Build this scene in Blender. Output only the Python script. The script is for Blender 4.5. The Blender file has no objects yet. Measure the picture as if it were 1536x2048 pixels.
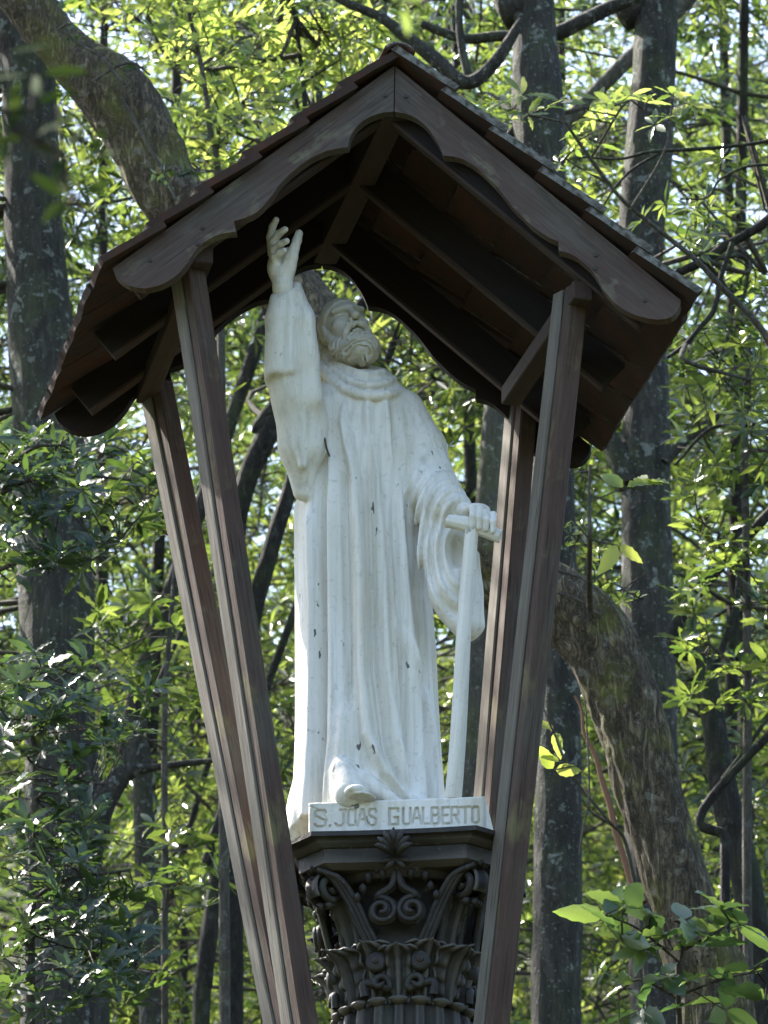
import bpy, bmesh, math, random
import numpy as np
from mathutils import Vector, Matrix
random.seed(7); rng = np.random.default_rng(11)
sc = bpy.context.scene
COL = sc.collection
R = math.radians

# ------------------------------------------------------------------ camera
PSI, TH, FPX = R(6.0), R(24.0), 11100.0
CAM = Vector((13.3*math.sin(PSI), -13.3*math.cos(PSI), 1.6))
FW = Vector((-math.sin(PSI)*math.cos(TH), math.cos(PSI)*math.cos(TH), math.sin(TH)))
RT = Vector((math.cos(PSI), math.sin(PSI), 0.0))
UP = RT.cross(FW)
cd = bpy.data.cameras.new('camera'); cam = bpy.data.objects.new('camera', cd); COL.objects.link(cam)
cd.sensor_fit = 'VERTICAL'; cd.sensor_height = 36.0; cd.lens = FPX/2048*36.0
cd.clip_start = 0.3; cd.clip_end = 2000
m3 = Matrix((RT, UP, -FW)).transposed()
cam.matrix_world = Matrix.Translation(CAM) @ m3.to_4x4()
cd.dof.use_dof = True; cd.dof.focus_distance = 14.4; cd.dof.aperture_fstop = 14.0
sc.camera = cam

# ------------------------------------------------------------------ sky, sun, exposure
SUN_EL, SUN_AZ = R(47), R(-54)          # azimuth from +Y, negative towards -X (behind and to the left)
w = bpy.data.worlds.new('World'); sc.world = w; w.use_nodes = True
nt = w.node_tree; nt.nodes.clear()
sky = nt.nodes.new('ShaderNodeTexSky'); sky.sky_type = 'NISHITA'; sky.sun_disc = False
sky.sun_elevation = SUN_EL; sky.sun_rotation = SUN_AZ; sky.air_density = 1.0; sky.dust_density = 1.6
bg = nt.nodes.new('ShaderNodeBackground'); bg.inputs['Strength'].default_value = 0.13
wo = nt.nodes.new('ShaderNodeOutputWorld')
nt.links.new(sky.outputs[0], bg.inputs[0]); nt.links.new(bg.outputs[0], wo.inputs[0])
sl = bpy.data.lights.new('sun', 'SUN'); sun = bpy.data.objects.new('sun', sl); COL.objects.link(sun)
sl.energy = 5.0; sl.angle = R(0.5); sl.color = (1.0, 0.95, 0.86)
SDIR = Vector((math.sin(SUN_AZ)*math.cos(SUN_EL), math.cos(SUN_AZ)*math.cos(SUN_EL), math.sin(SUN_EL)))
sun.rotation_euler = SDIR.to_track_quat('Z', 'Y').to_euler(); sun.location = SDIR*40
sc.view_settings.view_transform = 'Standard'; sc.view_settings.look = 'None'
sc.view_settings.exposure = 2.32; sc.view_settings.gamma = 1.0; sc.view_settings.use_curve_mapping = False

# ------------------------------------------------------------------ helpers
def at(px, py, Y):
    """point on the plane y = Y that the photograph shows at pixel (px, py)"""
    d = FW*FPX + RT*(px-768) - UP*(py-1024)
    return CAM + d*((Y-CAM.y)/d.y)
def pxm(p):                       # pixels per metre at a point
    return FPX/((Vector(p)-CAM).dot(FW))
WM = {}
def put(o, parent=None, M=None):
    M = M or Matrix.Identity(4)
    COL.objects.link(o); WM[o.name] = M
    if parent is not None:
        o.parent = parent; o.matrix_parent_inverse = WM[parent.name].inverted()
    o.matrix_basis = M
    return o
def thing(name, label, cat, loc, group=None):
    o = bpy.data.objects.new(name, None); o.empty_display_size = 0.1
    put(o, None, Matrix.Translation(Vector(loc)))
    tag(o, label, cat, group); return o
def tag(o, label=None, cat=None, group=None, kind=None):
    if label: o['label'] = label
    if cat: o['category'] = cat
    if group: o['group'] = group
    if kind: o['kind'] = kind
    return o
def mesh_np(name, V, faces, smooth=True):
    """V (n,3); faces: list of (m,k) int arrays or list of tuples"""
    me = bpy.data.meshes.new(name)
    if isinstance(faces, np.ndarray): faces = [faces]
    if len(faces) and isinstance(faces[0], np.ndarray):
        V = np.asarray(V, np.float32)
        me.vertices.add(len(V)); me.vertices.foreach_set('co', V.ravel())
        tot = np.concatenate([np.full(len(f), f.shape[1], np.int32) for f in faces])
        idx = np.concatenate([f.ravel() for f in faces]).astype(np.int32)
        st = np.concatenate([[0], np.cumsum(tot)[:-1]]).astype(np.int32)
        me.loops.add(len(idx)); me.loops.foreach_set('vertex_index', idx)
        me.polygons.add(len(tot)); me.polygons.foreach_set('loop_start', st); me.polygons.foreach_set('loop_total', tot)
        me.update(calc_edges=True)
    else:
        me.from_pydata([tuple(v) for v in V], [], [tuple(f) for f in faces]); me.update()
    me.polygons.foreach_set('use_smooth', np.full(len(me.polygons), smooth))
    return me
def part(name, me, mat, parent=None, M=None):
    o = bpy.data.objects.new(name, me)
    if mat is not None and not me.materials: me.materials.append(mat)
    return put(o, parent, M)
def bevel(o, wd, seg=2):
    b = o.modifiers.new('bevel', 'BEVEL'); b.width = wd; b.segments = seg; b.limit_method = 'ANGLE'; b.angle_limit = R(35)
    return o
def frame(p0, p1, side):
    """matrix: local Z along p0->p1, local X towards side"""
    p0, p1 = Vector(p0), Vector(p1); z = (p1-p0).normalized()
    x = Vector(side); x = (x - z*x.dot(z)).normalized(); y = z.cross(x)
    M = Matrix((x, y, z)).transposed().to_4x4(); M.translation = p0
    return M, (p1-p0).length
def box_mesh(name, x0, x1, y0, y1, z0, z1, nz=1, warp=0.0, seed=0):
    V, F = [], []; r = random.Random(seed)
    for k in range(nz+1):
        t = k/nz; z = z0+(z1-z0)*t
        dx, dy = r.uniform(-warp, warp), r.uniform(-warp, warp)
        V += [(x0+dx, y0+dy, z), (x1+dx, y0+dy, z), (x1+dx, y1+dy, z), (x0+dx, y1+dy, z)]
    for k in range(nz):
        a = 4*k
        for j in range(4):
            F.append((a+j, a+(j+1) % 4, a+4+(j+1) % 4, a+4+j))
    F.append((3, 2, 1, 0)); a = 4*nz; F.append((a, a+1, a+2, a+3))
    return mesh_np(name, V, F, False)
def catmull(P, n_per=6):
    P = [np.asarray(p, float) for p in P]; out = []
    for i in range(len(P)-1):
        p0 = P[i-1] if i > 0 else 2*P[0]-P[1]; p1, p2 = P[i], P[i+1]
        p3 = P[i+2] if i+2 < len(P) else 2*P[-1]-P[-2]
        for k in range(n_per):
            t = k/n_per
            out.append(0.5*((2*p1)+(-p0+p2)*t+(2*p0-5*p1+4*p2-p3)*t*t+(-p0+3*p1-3*p2+p3)*t**3))
    out.append(P[-1]); return np.array(out)
def vnoise(P, seed=0):
    """value noise on (n,3), about -1..1"""
    P = np.asarray(P, float); i = np.floor(P).astype(np.int64); f = P-i; f = f*f*(3-2*f)
    def h(a, b, c):
        n = (a*374761393 + b*668265263 + c*2147483647 + seed*974634777) & 0x7fffffff
        n = ((n ^ (n >> 13))*1274126177) & 0x7fffffff
        n = n ^ (n >> 16)
        return (n & 0xffff)/32767.5-1
    x, y, z = i[..., 0], i[..., 1], i[..., 2]; fx, fy, fz = f[..., 0], f[..., 1], f[..., 2]
    def l(a, b, t): return a+(b-a)*t
    return l(l(l(h(x, y, z), h(x+1, y, z), fx), l(h(x, y+1, z), h(x+1, y+1, z), fx), fy),
             l(l(h(x, y, z+1), h(x+1, y, z+1), fx), l(h(x, y+1, z+1), h(x+1, y+1, z+1), fx), fy), fz)
def tube_arrays(path, rad, seg=8, rough=0.0, freq=(6, 6, 2), seed=0, cap=True):
    path = np.asarray(path, float); rad = np.broadcast_to(np.asarray(rad, float), (len(path),))
    T = np.gradient(path, axis=0); T /= np.linalg.norm(T, axis=1)[:, None]+1e-9
    ref = np.array([0.31, 0.95, 0.05]); V = []
    a = np.arange(seg)*2*np.pi/seg
    n = ref-T[0]*ref.dot(T[0]); n /= np.linalg.norm(n)
    for k in range(len(path)):
        n = n-T[k]*n.dot(T[k]); n /= np.linalg.norm(n)+1e-9; b = np.cross(T[k], n)
        ring = np.cos(a)[:, None]*n+np.sin(a)[:, None]*b
        V.append((path[k], ring, rad[k]))
    C = np.array([v[0] for v in V]); RG = np.array([v[1] for v in V]); RR = np.array([v[2] for v in V])[:, None]
    disp = np.ones((len(path), seg))
    if rough:
        L = np.concatenate([[0], np.cumsum(np.linalg.norm(np.diff(path, axis=0), axis=1))])
        Q = RG*0.0
        Q[..., 0] = np.cos(a)[None]*RR; Q[..., 1] = np.sin(a)[None]*RR; Q[..., 2] = L[:, None]
        disp = 1+rough*(0.6*vnoise(Q*np.array(freq), seed)+0.4*vnoise(Q*np.array(freq)*2.7, seed+1)+0.9*vnoise(Q*np.array([2., 2., .8]), seed+2))
    P = C[:, None]+RG*(RR*disp)[..., None]
    V = P.reshape(-1, 3); k = np.arange(len(path)-1)[:, None]*seg; j = np.arange(seg)[None]; j2 = (j+1) % seg
    F = np.stack([k+j, k+j2, k+seg+j2, k+seg+j], -1).reshape(-1, 4)
    return V, F
def join(parts):
    VV, FF, o = [], {}, 0
    for V, F in parts:
        for f in (F if isinstance(F, list) else [F]):
            FF.setdefault(f.shape[1], []).append(f+o)
        VV.append(V); o += len(V)
    return np.concatenate(VV), [np.concatenate(v) for v in FF.values()]

# ------------------------------------------------------------------ materials
class NT:
    def __init__(s, name):
        s.m = bpy.data.materials.new(name); s.m.use_nodes = True; s.t = s.m.node_tree; s.t.nodes.clear()
        s.out = s.n('ShaderNodeOutputMaterial')
        tc = s.n('ShaderNodeTexCoord'); s.obj = tc.outputs['Object']
    def n(s, typ, **kw):
        nd = s.t.nodes.new(typ)
        for k, v in kw.items(): setattr(nd, k, v)
        return nd
    def l(s, a, b): s.t.links.new(a, b)
    def co(s, scale=(1, 1, 1), src=None):
        mp = s.n('ShaderNodeMapping'); mp.inputs['Scale'].default_value = scale; s.l(src or s.obj, mp.inputs[0]); return mp.outputs[0]
    def noise(s, co, scale, detail=4, rough=0.55, dist=0.0):
        nd = s.n('ShaderNodeTexNoise'); nd.inputs['Scale'].default_value = scale; nd.inputs['Detail'].default_value = detail
        nd.inputs['Roughness'].default_value = rough; nd.inputs['Distortion'].default_value = dist; s.l(co, nd.inputs['Vector']); return nd.outputs['Fac']
    def voro(s, co, scale, feat='F1'):
        nd = s.n('ShaderNodeTexVoronoi'); nd.feature = feat; nd.inputs['Scale'].default_value = scale; s.l(co, nd.inputs['Vector']); return nd.outputs['Distance']
    def ramp(s, fac, stops):
        r = s.n('ShaderNodeValToRGB'); e = r.color_ramp.elements
        while len(e) < len(stops): e.new(0.5)
        for q, (p, c) in zip(e, stops):
            q.position = p; q.color = (c, c, c, 1) if not isinstance(c, tuple) else (*c, 1)
        s.l(fac, r.inputs[0]); return r.outputs[0]
    def mix(s, fac, a, b):
        nd = s.n('ShaderNodeMix', data_type='RGBA')
        for sock, v in ((0, fac), (6, a), (7, b)):
            if isinstance(v, (int, float)): nd.inputs[sock].default_value = v
            elif isinstance(v, tuple): nd.inputs[sock].default_value = (*v, 1)
            else: s.l(v, nd.inputs[sock])
        return nd.outputs[2]
    def math(s, op, a, b=0.5):
        nd = s.n('ShaderNodeMath', operation=op)
        for i, v in enumerate((a, b)):
            if isinstance(v, (int, float)): nd.inputs[i].default_value = v
            else: s.l(v, nd.inputs[i])
        return nd.outputs[0]
    def bump(s, h, strength=0.5, dist=0.01):
        b = s.n('ShaderNodeBump'); b.inputs['Strength'].default_value = strength; b.inputs['Distance'].default_value = dist
        s.l(h, b.inputs['Height']); return b.outputs[0]
    def bsdf(s, col, rough=0.7, spec=0.4, normal=None):
        b = s.n('ShaderNodeBsdfPrincipled')
        if isinstance(col, tuple): b.inputs['Base Color'].default_value = (*col, 1)
        else: s.l(col, b.inputs['Base Color'])
        if isinstance(rough, (int, float)): b.inputs['Roughness'].default_value = rough
        else: s.l(rough, b.inputs['Roughness'])
        b.inputs['Specular IOR Level'].default_value = spec
        if normal is not None: s.l(normal, b.inputs['Normal'])
        return b
    def done(s, b): s.l(b.outputs[0], s.out.inputs[0]); return s.m

def m_marble(name='stained_white_stone', dirt=1.0, tint=(.725, .695, .64)):
    t = NT(name); c = t.co()
    big = t.noise(t.co((1, 1, .3)), 5, 5, .62); fine = t.noise(c, 60, 4, .6); mid = t.noise(t.co((1, 1, .5)), 17, 5, .65, .4)
    streak = t.noise(t.co((13, 13, .55)), 4, 5, .65)
    col = t.mix(t.ramp(big, [(.36, 0.0), (.66, .9)]), tint, tuple(x*y for x, y in zip(tint, (.80, .77, .68))))
    col = t.mix(t.ramp(streak, [(.47, 0.0), (.74, .7*dirt)]), col, (.40, .375, .30))
    col = t.mix(t.ramp(mid, [(.58, 0.0), (.80, .5*dirt)]), col, (.36, .345, .27))
    col = t.mix(t.ramp(fine, [(.58, 0.0), (.72, .55)]), col, (.38, .365, .32))
    sp = t.noise(t.co((1, 1, .55)), 40, 2, .5)
    zone = t.noise(c, 3.2, 2, .5); spm = t.math('MULTIPLY', t.ramp(sp, [(.69, 0.0), (.72, .9)]), t.ramp(zone, [(.50, 0.0), (.58, 1.0)]))
    col = t.mix(spm, col, (.06, .052, .045))
    h = t.math('ADD', t.math('MULTIPLY', fine, .5), t.noise(c, 150, 3))
    return t.done(t.bsdf(col, .7, .3, t.bump(h, .35, .004)))
def m_wood(name, base, base2, red, redamt, lichen, lamt, dark=0.0):
    t = NT(name); g = t.co((1, 1, .06))
    grain = t.noise(g, 90, 5, .65); blot = t.noise(t.co((1, 1, .35)), 7, 5, .62); bl2 = t.noise(t.co((1, 1, .5)), 13, 5, .6, .3)
    col = t.mix(t.ramp(grain, [(.3, 0.0), (.7, 1.0)]), base, base2)
    col = t.mix(t.ramp(blot, [(.5-redamt*.25, 0.0), (.62-redamt*.2, redamt)]), col, red)
    col = t.mix(t.ramp(bl2, [(.56, 0.0), (.7, lamt)]), col, lichen)
    cr = t.noise(t.co((1, 1, .03)), 160, 3, .5)
    col = t.mix(t.ramp(cr, [(.62, 0.0), (.70, .8)]), col, (.018, .014, .012))
    h = t.math('ADD', grain, t.math('MULTIPLY', bl2, .6))
    return t.done(t.bsdf(col, .82, .25, t.bump(h, .5, .004)))
def m_iron():
    t = NT('dark_capital'); c = t.co()
    n = t.noise(c, 12, 6, .65); f = t.noise(c, 70, 4, .6)
    col = t.mix(t.ramp(n, [(.35, 0.0), (.7, 1.0)]), (.014, .0115, .0095), (.036, .029, .0235))
    col = t.mix(t.ramp(f, [(.6, 0.0), (.75, .6)]), col, (.11, .098, .088))
    geo = t.n('ShaderNodeNewGeometry'); col = t.mix(t.ramp(geo.outputs['Pointiness'], [(.515, 0.0), (.58, .7)]), col, (.12, .105, .09))
    gr = t.noise(t.co((1, 1, .5)), 5, 4, .6)
    col = t.mix(t.ramp(gr, [(.55, 0.0), (.7, .5)]), col, (.055, .06, .038))
    return t.done(t.bsdf(col, .66, .4, t.bump(t.math('ADD', n, f), .45, .004)))
def m_tile():
    t = NT('clay_tile'); c = t.co()
    oi = t.n('ShaderNodeObjectInfo')
    n = t.noise(c, 14, 5, .6); f = t.noise(c, 55, 4, .6)
    col = t.mix(oi.outputs['Random'], (.036, .0165, .011), (.066, .029, .018))
    col = t.mix(t.ramp(n, [(.4, 0.0), (.65, .85)]), col, (.026, .021, .017))
    geo = t.n('ShaderNodeNewGeometry')
    sx = t.n('ShaderNodeSeparateXYZ'); t.l(geo.outputs['Normal'], sx.inputs[0])
    top = t.ramp(sx.outputs[2], [(-.25, 0.0), (.1, 1.0)])        # moss and lichen settle on the weather side
    li = t.mix(t.ramp(f, [(.4, 0.0), (.62, 1.0)]), (.045, .045, .030), (.16, .155, .13))
    col = t.mix(t.math('MULTIPLY', top, t.ramp(n, [(.3, .45), (.6, .95)])), col, li)
    return t.done(t.bsdf(col, .85, .25, t.bump(t.math('ADD', n, f), .5, .004)))
def m_bark(name, c1, c2, lich, lamt, moss, mamt, fis=1.0, scale=1.0):
    t = NT(name); c = t.co(); g = t.co((1, 1, .28))
    rn = t.noise(t.co((1, 1, .22)), 34*scale, 5, .68, .9); n = t.noise(g, 26*scale, 6, .7, .4)
    v = t.math('ABSOLUTE', t.math('SUBTRACT', rn, .5))
    col = t.mix(t.ramp(n, [(.32, 0.0), (.66, 1.0)]), c1, c2)
    col = t.mix(t.ramp(v, [(.0, .8*fis), (.055, 0.0)]), col, tuple(x*.3 for x in c1))
    mm = t.noise(c, 4.2, 5, .65)
    col = t.mix(t.ramp(mm, [(.48, 0.0), (.62, mamt)]), col, moss)
    lv = t.noise(c, 17, 4, .6, .3); lf = t.noise(c, 46, 4, .7)
    lmask = t.math('MULTIPLY', t.ramp(lv, [(.60, 0.0), (.635, 1.0)]), t.ramp(lf, [(.36, .2), (.5, 1.0)]))
    col = t.mix(t.math('MULTIPLY', lmask, lamt), col, lich)
    sv = t.noise(c, 60, 2, .5)
    col = t.mix(t.ramp(sv, [(.64, 0.0), (.70, .7*lamt)]), col, lich)
    h = t.math('ADD', t.math('MULTIPLY', n, 1.2), t.ramp(v, [(.0, 0.0), (.10, 1.0*fis)]))
    return t.done(t.bsdf(col, .85, .25, t.bump(h, .9, .02)))
def m_leaf(name, ca, cb, ta, tb, rough=.38, tr=.5, gloss=.5):
    t = NT(name)
    a = t.n('ShaderNodeAttribute'); a.attribute_name = 'leaf_tone'
    oi = t.n('ShaderNodeObjectInfo')
    k = t.math('FRACT', t.math('ADD', a.outputs['Fac'], oi.outputs['Random']))
    f = t.noise(t.co(), 30, 2)
    k2 = t.math('POWER', t.math('ADD', t.math('MULTIPLY', k, .8), t.math('MULTIPLY', f, .2)), 1.5)
    col = t.mix(k2, ca, cb); tc = t.mix(k2, ta, tb)
    b = t.bsdf(col, rough, gloss)
    tl = t.n('ShaderNodeBsdfTranslucent'); t.l(tc, tl.inputs[0])
    mx = t.n('ShaderNodeMixShader'); mx.inputs[0].default_value = tr
    t.l(b.outputs[0], mx.inputs[1]); t.l(tl.outputs[0], mx.inputs[2])
    t.l(mx.outputs[0], t.out.inputs[0]); return t.m
def m_ground():
    t = NT('forest_floor'); c = t.co()
    n = t.noise(c, .9, 6, .65); f = t.noise(c, 9, 5, .7)
    col = t.mix(t.ramp(n, [(.4, 0.0), (.6, 1.0)]), (.05, .038, .026), (.035, .055, .02))
    col = t.mix(t.ramp(f, [(.45, 0.0), (.7, .8)]), col, (.08, .09, .035))
    return t.done(t.bsdf(col, .9, .2, t.bump(t.math('ADD', n, f), .8, .1)))

MARBLE = m_marble(); MARBLE_GRIMY_SHADED = m_marble('grimy_stone_with_roof_shade', 1.5, (.50, .475, .415))  # second stone, for the head: grime plus the roof's shade put into the tint
WOOD_GREY = m_wood('weathered_grey_wood', (.098, .086, .069), (.165, .148, .120), (.075, .045, .032), .3, (.17, .16, .075), .45)
WOOD_RED = m_wood('flaking_red_wood', (.040, .031, .023), (.088, .073, .056), (.062, .023, .016), .48, (.14, .125, .055), .6)
WOOD_BARGE = m_wood('bargeboard_wood', (.048, .039, .031), (.100, .085, .069), (.066, .028, .021), .42, (.16, .15, .095), .9)
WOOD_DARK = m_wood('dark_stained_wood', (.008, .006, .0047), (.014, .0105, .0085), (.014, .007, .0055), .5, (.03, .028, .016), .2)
WOOD_EDGE = m_wood('brown_rafter_wood', (.031, .0225, .0175), (.055, .041, .032), (.040, .018, .013), .5, (.08, .07, .035), .2)
IRON = m_iron(); TILE = m_tile()
BARK_MOSS = m_bark('mossy_fissured_bark', (.062, .045, .026), (.185, .145, .086), (.24, .22, .165), .6, (.145, .14, .034), .85, 1.0, 1.0)
BARK_LICHEN = m_bark('lichened_smooth_bark', (.024, .0215, .017), (.068, .061, .048), (.20, .215, .185), .85, (.06, .075, .03), .5, .45, .8)
BARK_DARK = m_bark('dark_smooth_bark', (.017, .014, .011), (.044, .037, .028), (.10, .105, .09), .45, (.045, .06, .022), .6, .6, 1.0)
BARK_PALE = m_bark('pale_grey_bark', (.06, .055, .043), (.13, .118, .092), (.24, .24, .205), .8, (.12, .13, .05), .5, .35, 1.1)
TWIG = m_bark('twig_bark', (.06, .05, .04), (.16, .14, .11), (.3, .3, .27), .3, (.08, .09, .03), .3, .4, 2.0)
VINE = NT('red_brown_vine'); VINE = VINE.done(VINE.bsdf((.15, .072, .040), .75, .2))
LEAF_A = m_leaf('glossy_green_leaf', (.014, .030, .011), (.038, .062, .019), (.08, .145, .022), (.36, .44, .075), .27, .44, .85)
LEAF_B = m_leaf('yellow_green_leaf', (.026, .050, .014), (.064, .090, .024), (.22, .33, .05), (.60, .64, .15), .30, .54, .75)
LEAF_C = m_leaf('dark_bluish_leaf', (.013, .027, .014), (.031, .050, .024), (.06, .12, .025), (.16, .24, .04), .40, .28, .6)
LEAF_E = m_leaf('shaded_matt_leaf', (.018, .036, .012), (.035, .055, .018), (.03, .055, .010), (.06, .09, .015), .85, .25, .03)  # colour darkened to carry the shade the near leaves hang in
LEAF_F = m_leaf('blue_green_broad_leaf', (.026, .055, .030), (.060, .095, .040), (.08, .17, .04), (.30, .40, .07), .30, .38, .75)
LEAF_D = m_leaf('pale_broad_leaf', (.06, .11, .03), (.11, .15, .04), (.42, .52, .07), (.62, .64, .14), .4, .55, .45)

# ------------------------------------------------------------------ terrain
def ground_z(x, y):
    x = np.asarray(x, float); y = np.asarray(y, float)
    t = np.clip(y-2.5, 0, 44); z = .6*t*np.clip(t/4, 0, 1)**.5
    z = z + 0.12*np.clip(y-46, 0, None)
    return z+.12*np.sin(x*.7+y*.31)*np.clip((np.abs(x)+np.abs(y))/6-.3, 0, 1)+.5*np.sin(x*.13)*np.sin(y*.11)*np.clip(t/12, 0, 1)
def build_ground():
    xs = np.concatenate([np.linspace(-500, -60, 12), np.linspace(-50, 50, 81), np.linspace(60, 500, 12)])
    ys = np.concatenate([np.linspace(-500, -40, 12), np.linspace(-35, 70, 90), np.linspace(80, 700, 14)])
    X, Y = np.meshgrid(xs, ys, indexing='ij'); Z = ground_z(X, Y)
    V = np.stack([X, Y, Z], -1).reshape(-1, 3); n = len(ys)
    i = np.arange(len(xs)-1)[:, None]; j = np.arange(n-1)[None]
    a = i*n+j
    F = np.stack([a, a+n, a+n+1, a+1], -1).reshape(-1, 4)
    o = part('forest_ground', mesh_np('forest_ground', V, F), m_ground()); tag(o, kind='structure')
build_ground()

# ================================================================== COLUMN with capital
AX = at(803, 1900, -.1).x                       # column axis
Z_ASTR = at(803, 1999, -.18).z
Z_ABT = at(803, 1658, -.285).z                  # top of the abacus
Z_ABB = at(803, 1716, -.265).z
def P0(px, py, Y): return np.array(at(px, py, Y))

def build_column():
    root = thing('column', 'dark fluted column with leafy scrolled capital carrying the white statue', 'column', (AX, 0, 0))
    # shaft with hollow flutes
    n = 20; seg = n*12; Vs, F = [], []
    zs = [0, .25, .25, .32, .36, .40, 1.0, 2.5, Z_ASTR-.04, Z_ASTR-.004]
    rs = [.30, .30, .25, .25, .215, .205, .20, .19, .176, .172]
    fl = [0, 0, 0, 0, 0, 1, 1, 1, 1, .9]
    for z, r, f in zip(zs, rs, fl):
        a = np.arange(seg)*2*np.pi/seg
        ph = ((a*n/(2*np.pi)+.5) % 1)-.5               # 0 in the middle of a fillet
        hollow = np.where(np.abs(ph) > .17, np.sqrt(np.clip(1-((.5-np.abs(ph))/.33)**2, 0, 1)), 0)
        rr = r-f*.017*hollow
        Vs.append(np.stack([AX+rr*np.cos(a-np.pi/2), rr*np.sin(a-np.pi/2), np.full(seg, z)], -1))
    V = np.concatenate(Vs); k = np.arange(len(zs)-1)[:, None]*seg; j = np.arange(seg)[None]; j2 = (j+1) % seg
    F = np.stack([k+j, k+j2, k+seg+j2, k+seg+j], -1).reshape(-1, 4)
    part('shaft', mesh_np('shaft', V, F, True), IRON, root)
    # scooped tips above each fillet
    for q in range(n):
        a = -np.pi/2+q*2*np.pi/n
        c = np.array([AX, 0, Z_ASTR]); d = np.array([np.cos(a), np.sin(a), 0]); tt = np.array([-np.sin(a), np.cos(a), 0])
        V2 = []; 
        for u in np.linspace(-1, 1, 7):
            for s in (0, .5, 1):
                V2.append(c+d*(.172+.020*s*(1-.5*u*u))+tt*u*.024+np.array([0, 0, -.016*(1-s)*(1-u*u)-.004*u*u*s+.004]))
        F2 = []
        for i in range(6):
            for s in range(2):
                b = i*3+s; F2.append((b, b+3, b+4, b+1))
        o = part('flute_tip', mesh_np('flute_tip', V2, F2), IRON, root)
        sm = o.modifiers.new('solid', 'SOLIDIFY'); sm.thickness = .007
    # bell
    prof = [(.150, Z_ASTR-.02), (.152, Z_ASTR+.02), (.155, Z_ASTR+.1), (.165, Z_ASTR+.22), (.185, Z_ASTR+.32), (.215, Z_ABB-.03), (.235, Z_ABB+.01)]
    V, F = [], []; sg = 48
    for r, z in prof:
        for j in range(sg):
            a = j*2*math.pi/sg; V.append((AX+r*math.cos(a), r*math.sin(a), z))
    for k in range(len(prof)-1):
        for j in range(sg): F.append((k*sg+j, k*sg+(j+1) % sg, (k+1)*sg+(j+1) % sg, (k+1)*sg+j))
    part('bell', mesh_np('bell', V, F), IRON, root)
    # abacus: eight sided slab with a stepped moulding
    steps = [(.78, Z_ABB-.012), (.86, Z_ABB), (.865, Z_ABB+.036), (.885, Z_ABB+.038), (.93, Z_ABB+.048), (.945, Z_ABB+.058), (1.0, Z_ABB+.070), (1.0, Z_ABT-.012), (.985, Z_ABT-.003), (.96, Z_ABT)]
    half, tip = .208, .292
    base = []
    for q in range(4):
        ang = q*math.pi/2
        for (x, y) in ((-half, -tip), (-half*.5, -tip+.006), (0, -tip+.008), (half*.5, -tip+.006), (half, -tip)):
            base.append((x*math.cos(ang)-y*math.sin(ang), x*math.sin(ang)+y*math.cos(ang)))
    V, F = [], []; nb = len(base)
    for s, z in steps:
        for x, y in base: V.append((AX+x*s, y*s, z))
    for k in range(len(steps)-1):
        for j in range(nb): F.append((k*nb+j, k*nb+(j+1) % nb, (k+1)*nb+(j+1) % nb, (k+1)*nb+j))
    F.append(tuple(range(nb-1, -1, -1))); F.append(tuple((len(steps)-1)*nb+j for j in range(nb)))
    part('abacus', mesh_np('abacus', V, F, False), IRON, root)
    # ornament helpers in a frame turned about the axis: (side, out, z)
    def turned(pts, ang):
        ca, sa = math.cos(ang), math.sin(ang)
        pts = np.asarray(pts, float); x, d = pts[:, 0], -pts[:, 1]
        return np.stack([AX+x*ca-d*sa, x*sa+d*ca, pts[:, 2]], -1)
    sc_ = 1/pxm(at(803, 1820, -.2))
    def zz(py, Y): return at(803, py, Y).z
    meshes = {}
    def orn(name, V, F, ang, solid=0.0):
        o = part(name, mesh_np(name, turned(V, ang), F), IRON, root)
        if solid:
            m = o.modifiers.new('solid', 'SOLIDIFY'); m.thickness = solid; m.offset = 0
        return o
    def spiral(cx, cz, out, r0, turns, sgn, a0, tail):
        th = np.linspace(0, turns*2*np.pi, 60); r = r0*(1-.80*th/th[-1])
        p = np.stack([cx+sgn*r*np.cos(th+a0), out+.018*th/th[-1], cz+r*np.sin(th+a0)], -1)
        return np.concatenate([catmull(list(tail)+[p[0]], 8)[:-1], p]) if tail else p
    for q in range(4):
        ang = q*math.pi/2
        # paired inner scrolls and their stems
        zc = zz(1820, -.215)
        for sgn in (-1, 1):
            tail = [(sgn*.004, .215, zz(1728, -.23)), (sgn*.012, .218, zz(1765, -.23)), (sgn*.045, .216, zz(1786, -.22))]
            p = spiral(sgn*.038, zc, .214, .036, 1.6, sgn, math.pi/2*.9, tail)
            V, F = tube_arrays(p, np.linspace(.0085, .0065, len(p)), 8); orn('inner_scroll', V, [F], ang)
            p2 = p+np.array([0, -.012, 0]); V, F = tube_arrays(p2, .0125, 6); orn('scroll_band', V, [F], ang)
            # little buds beside the stem
            bl = []
            for bx, by in ((.05, 1735), (.072, 1750), (.085, 1772), (.1, 1790), (.062, 1722), (.035, 1745)):
                b = np.array([sgn*bx, .21, zz(by, -.22)]); V, F = tube_arrays(np.array([b+[0, -.01, -.012], b+[0, .004, -.004], b+[0, .009, .004], b+[0, .006, .012]]), [.004, .010, .009, .002], 6); bl.append((V, F))
            V, F = join(bl); orn('bud_spray', V, F, ang)
            # stem rising to the corner volute
            p = catmull([(sgn*.06, .178, zz(1895, -.18)), (sgn*.085, .19, zz(1850, -.19)), (sgn*.115, .205, zz(1800, -.2)), (sgn*.15, .225, zz(1755, -.22)), (sgn*.185, .235, zz(1738, -.23))], 8)
            for off in (-.014, 0, .014):
                pp = p+np.array([off*sgn, 0, off*.4]); V, F = tube_arrays(pp, .008, 6); orn('stem', V, [F], ang)
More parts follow.
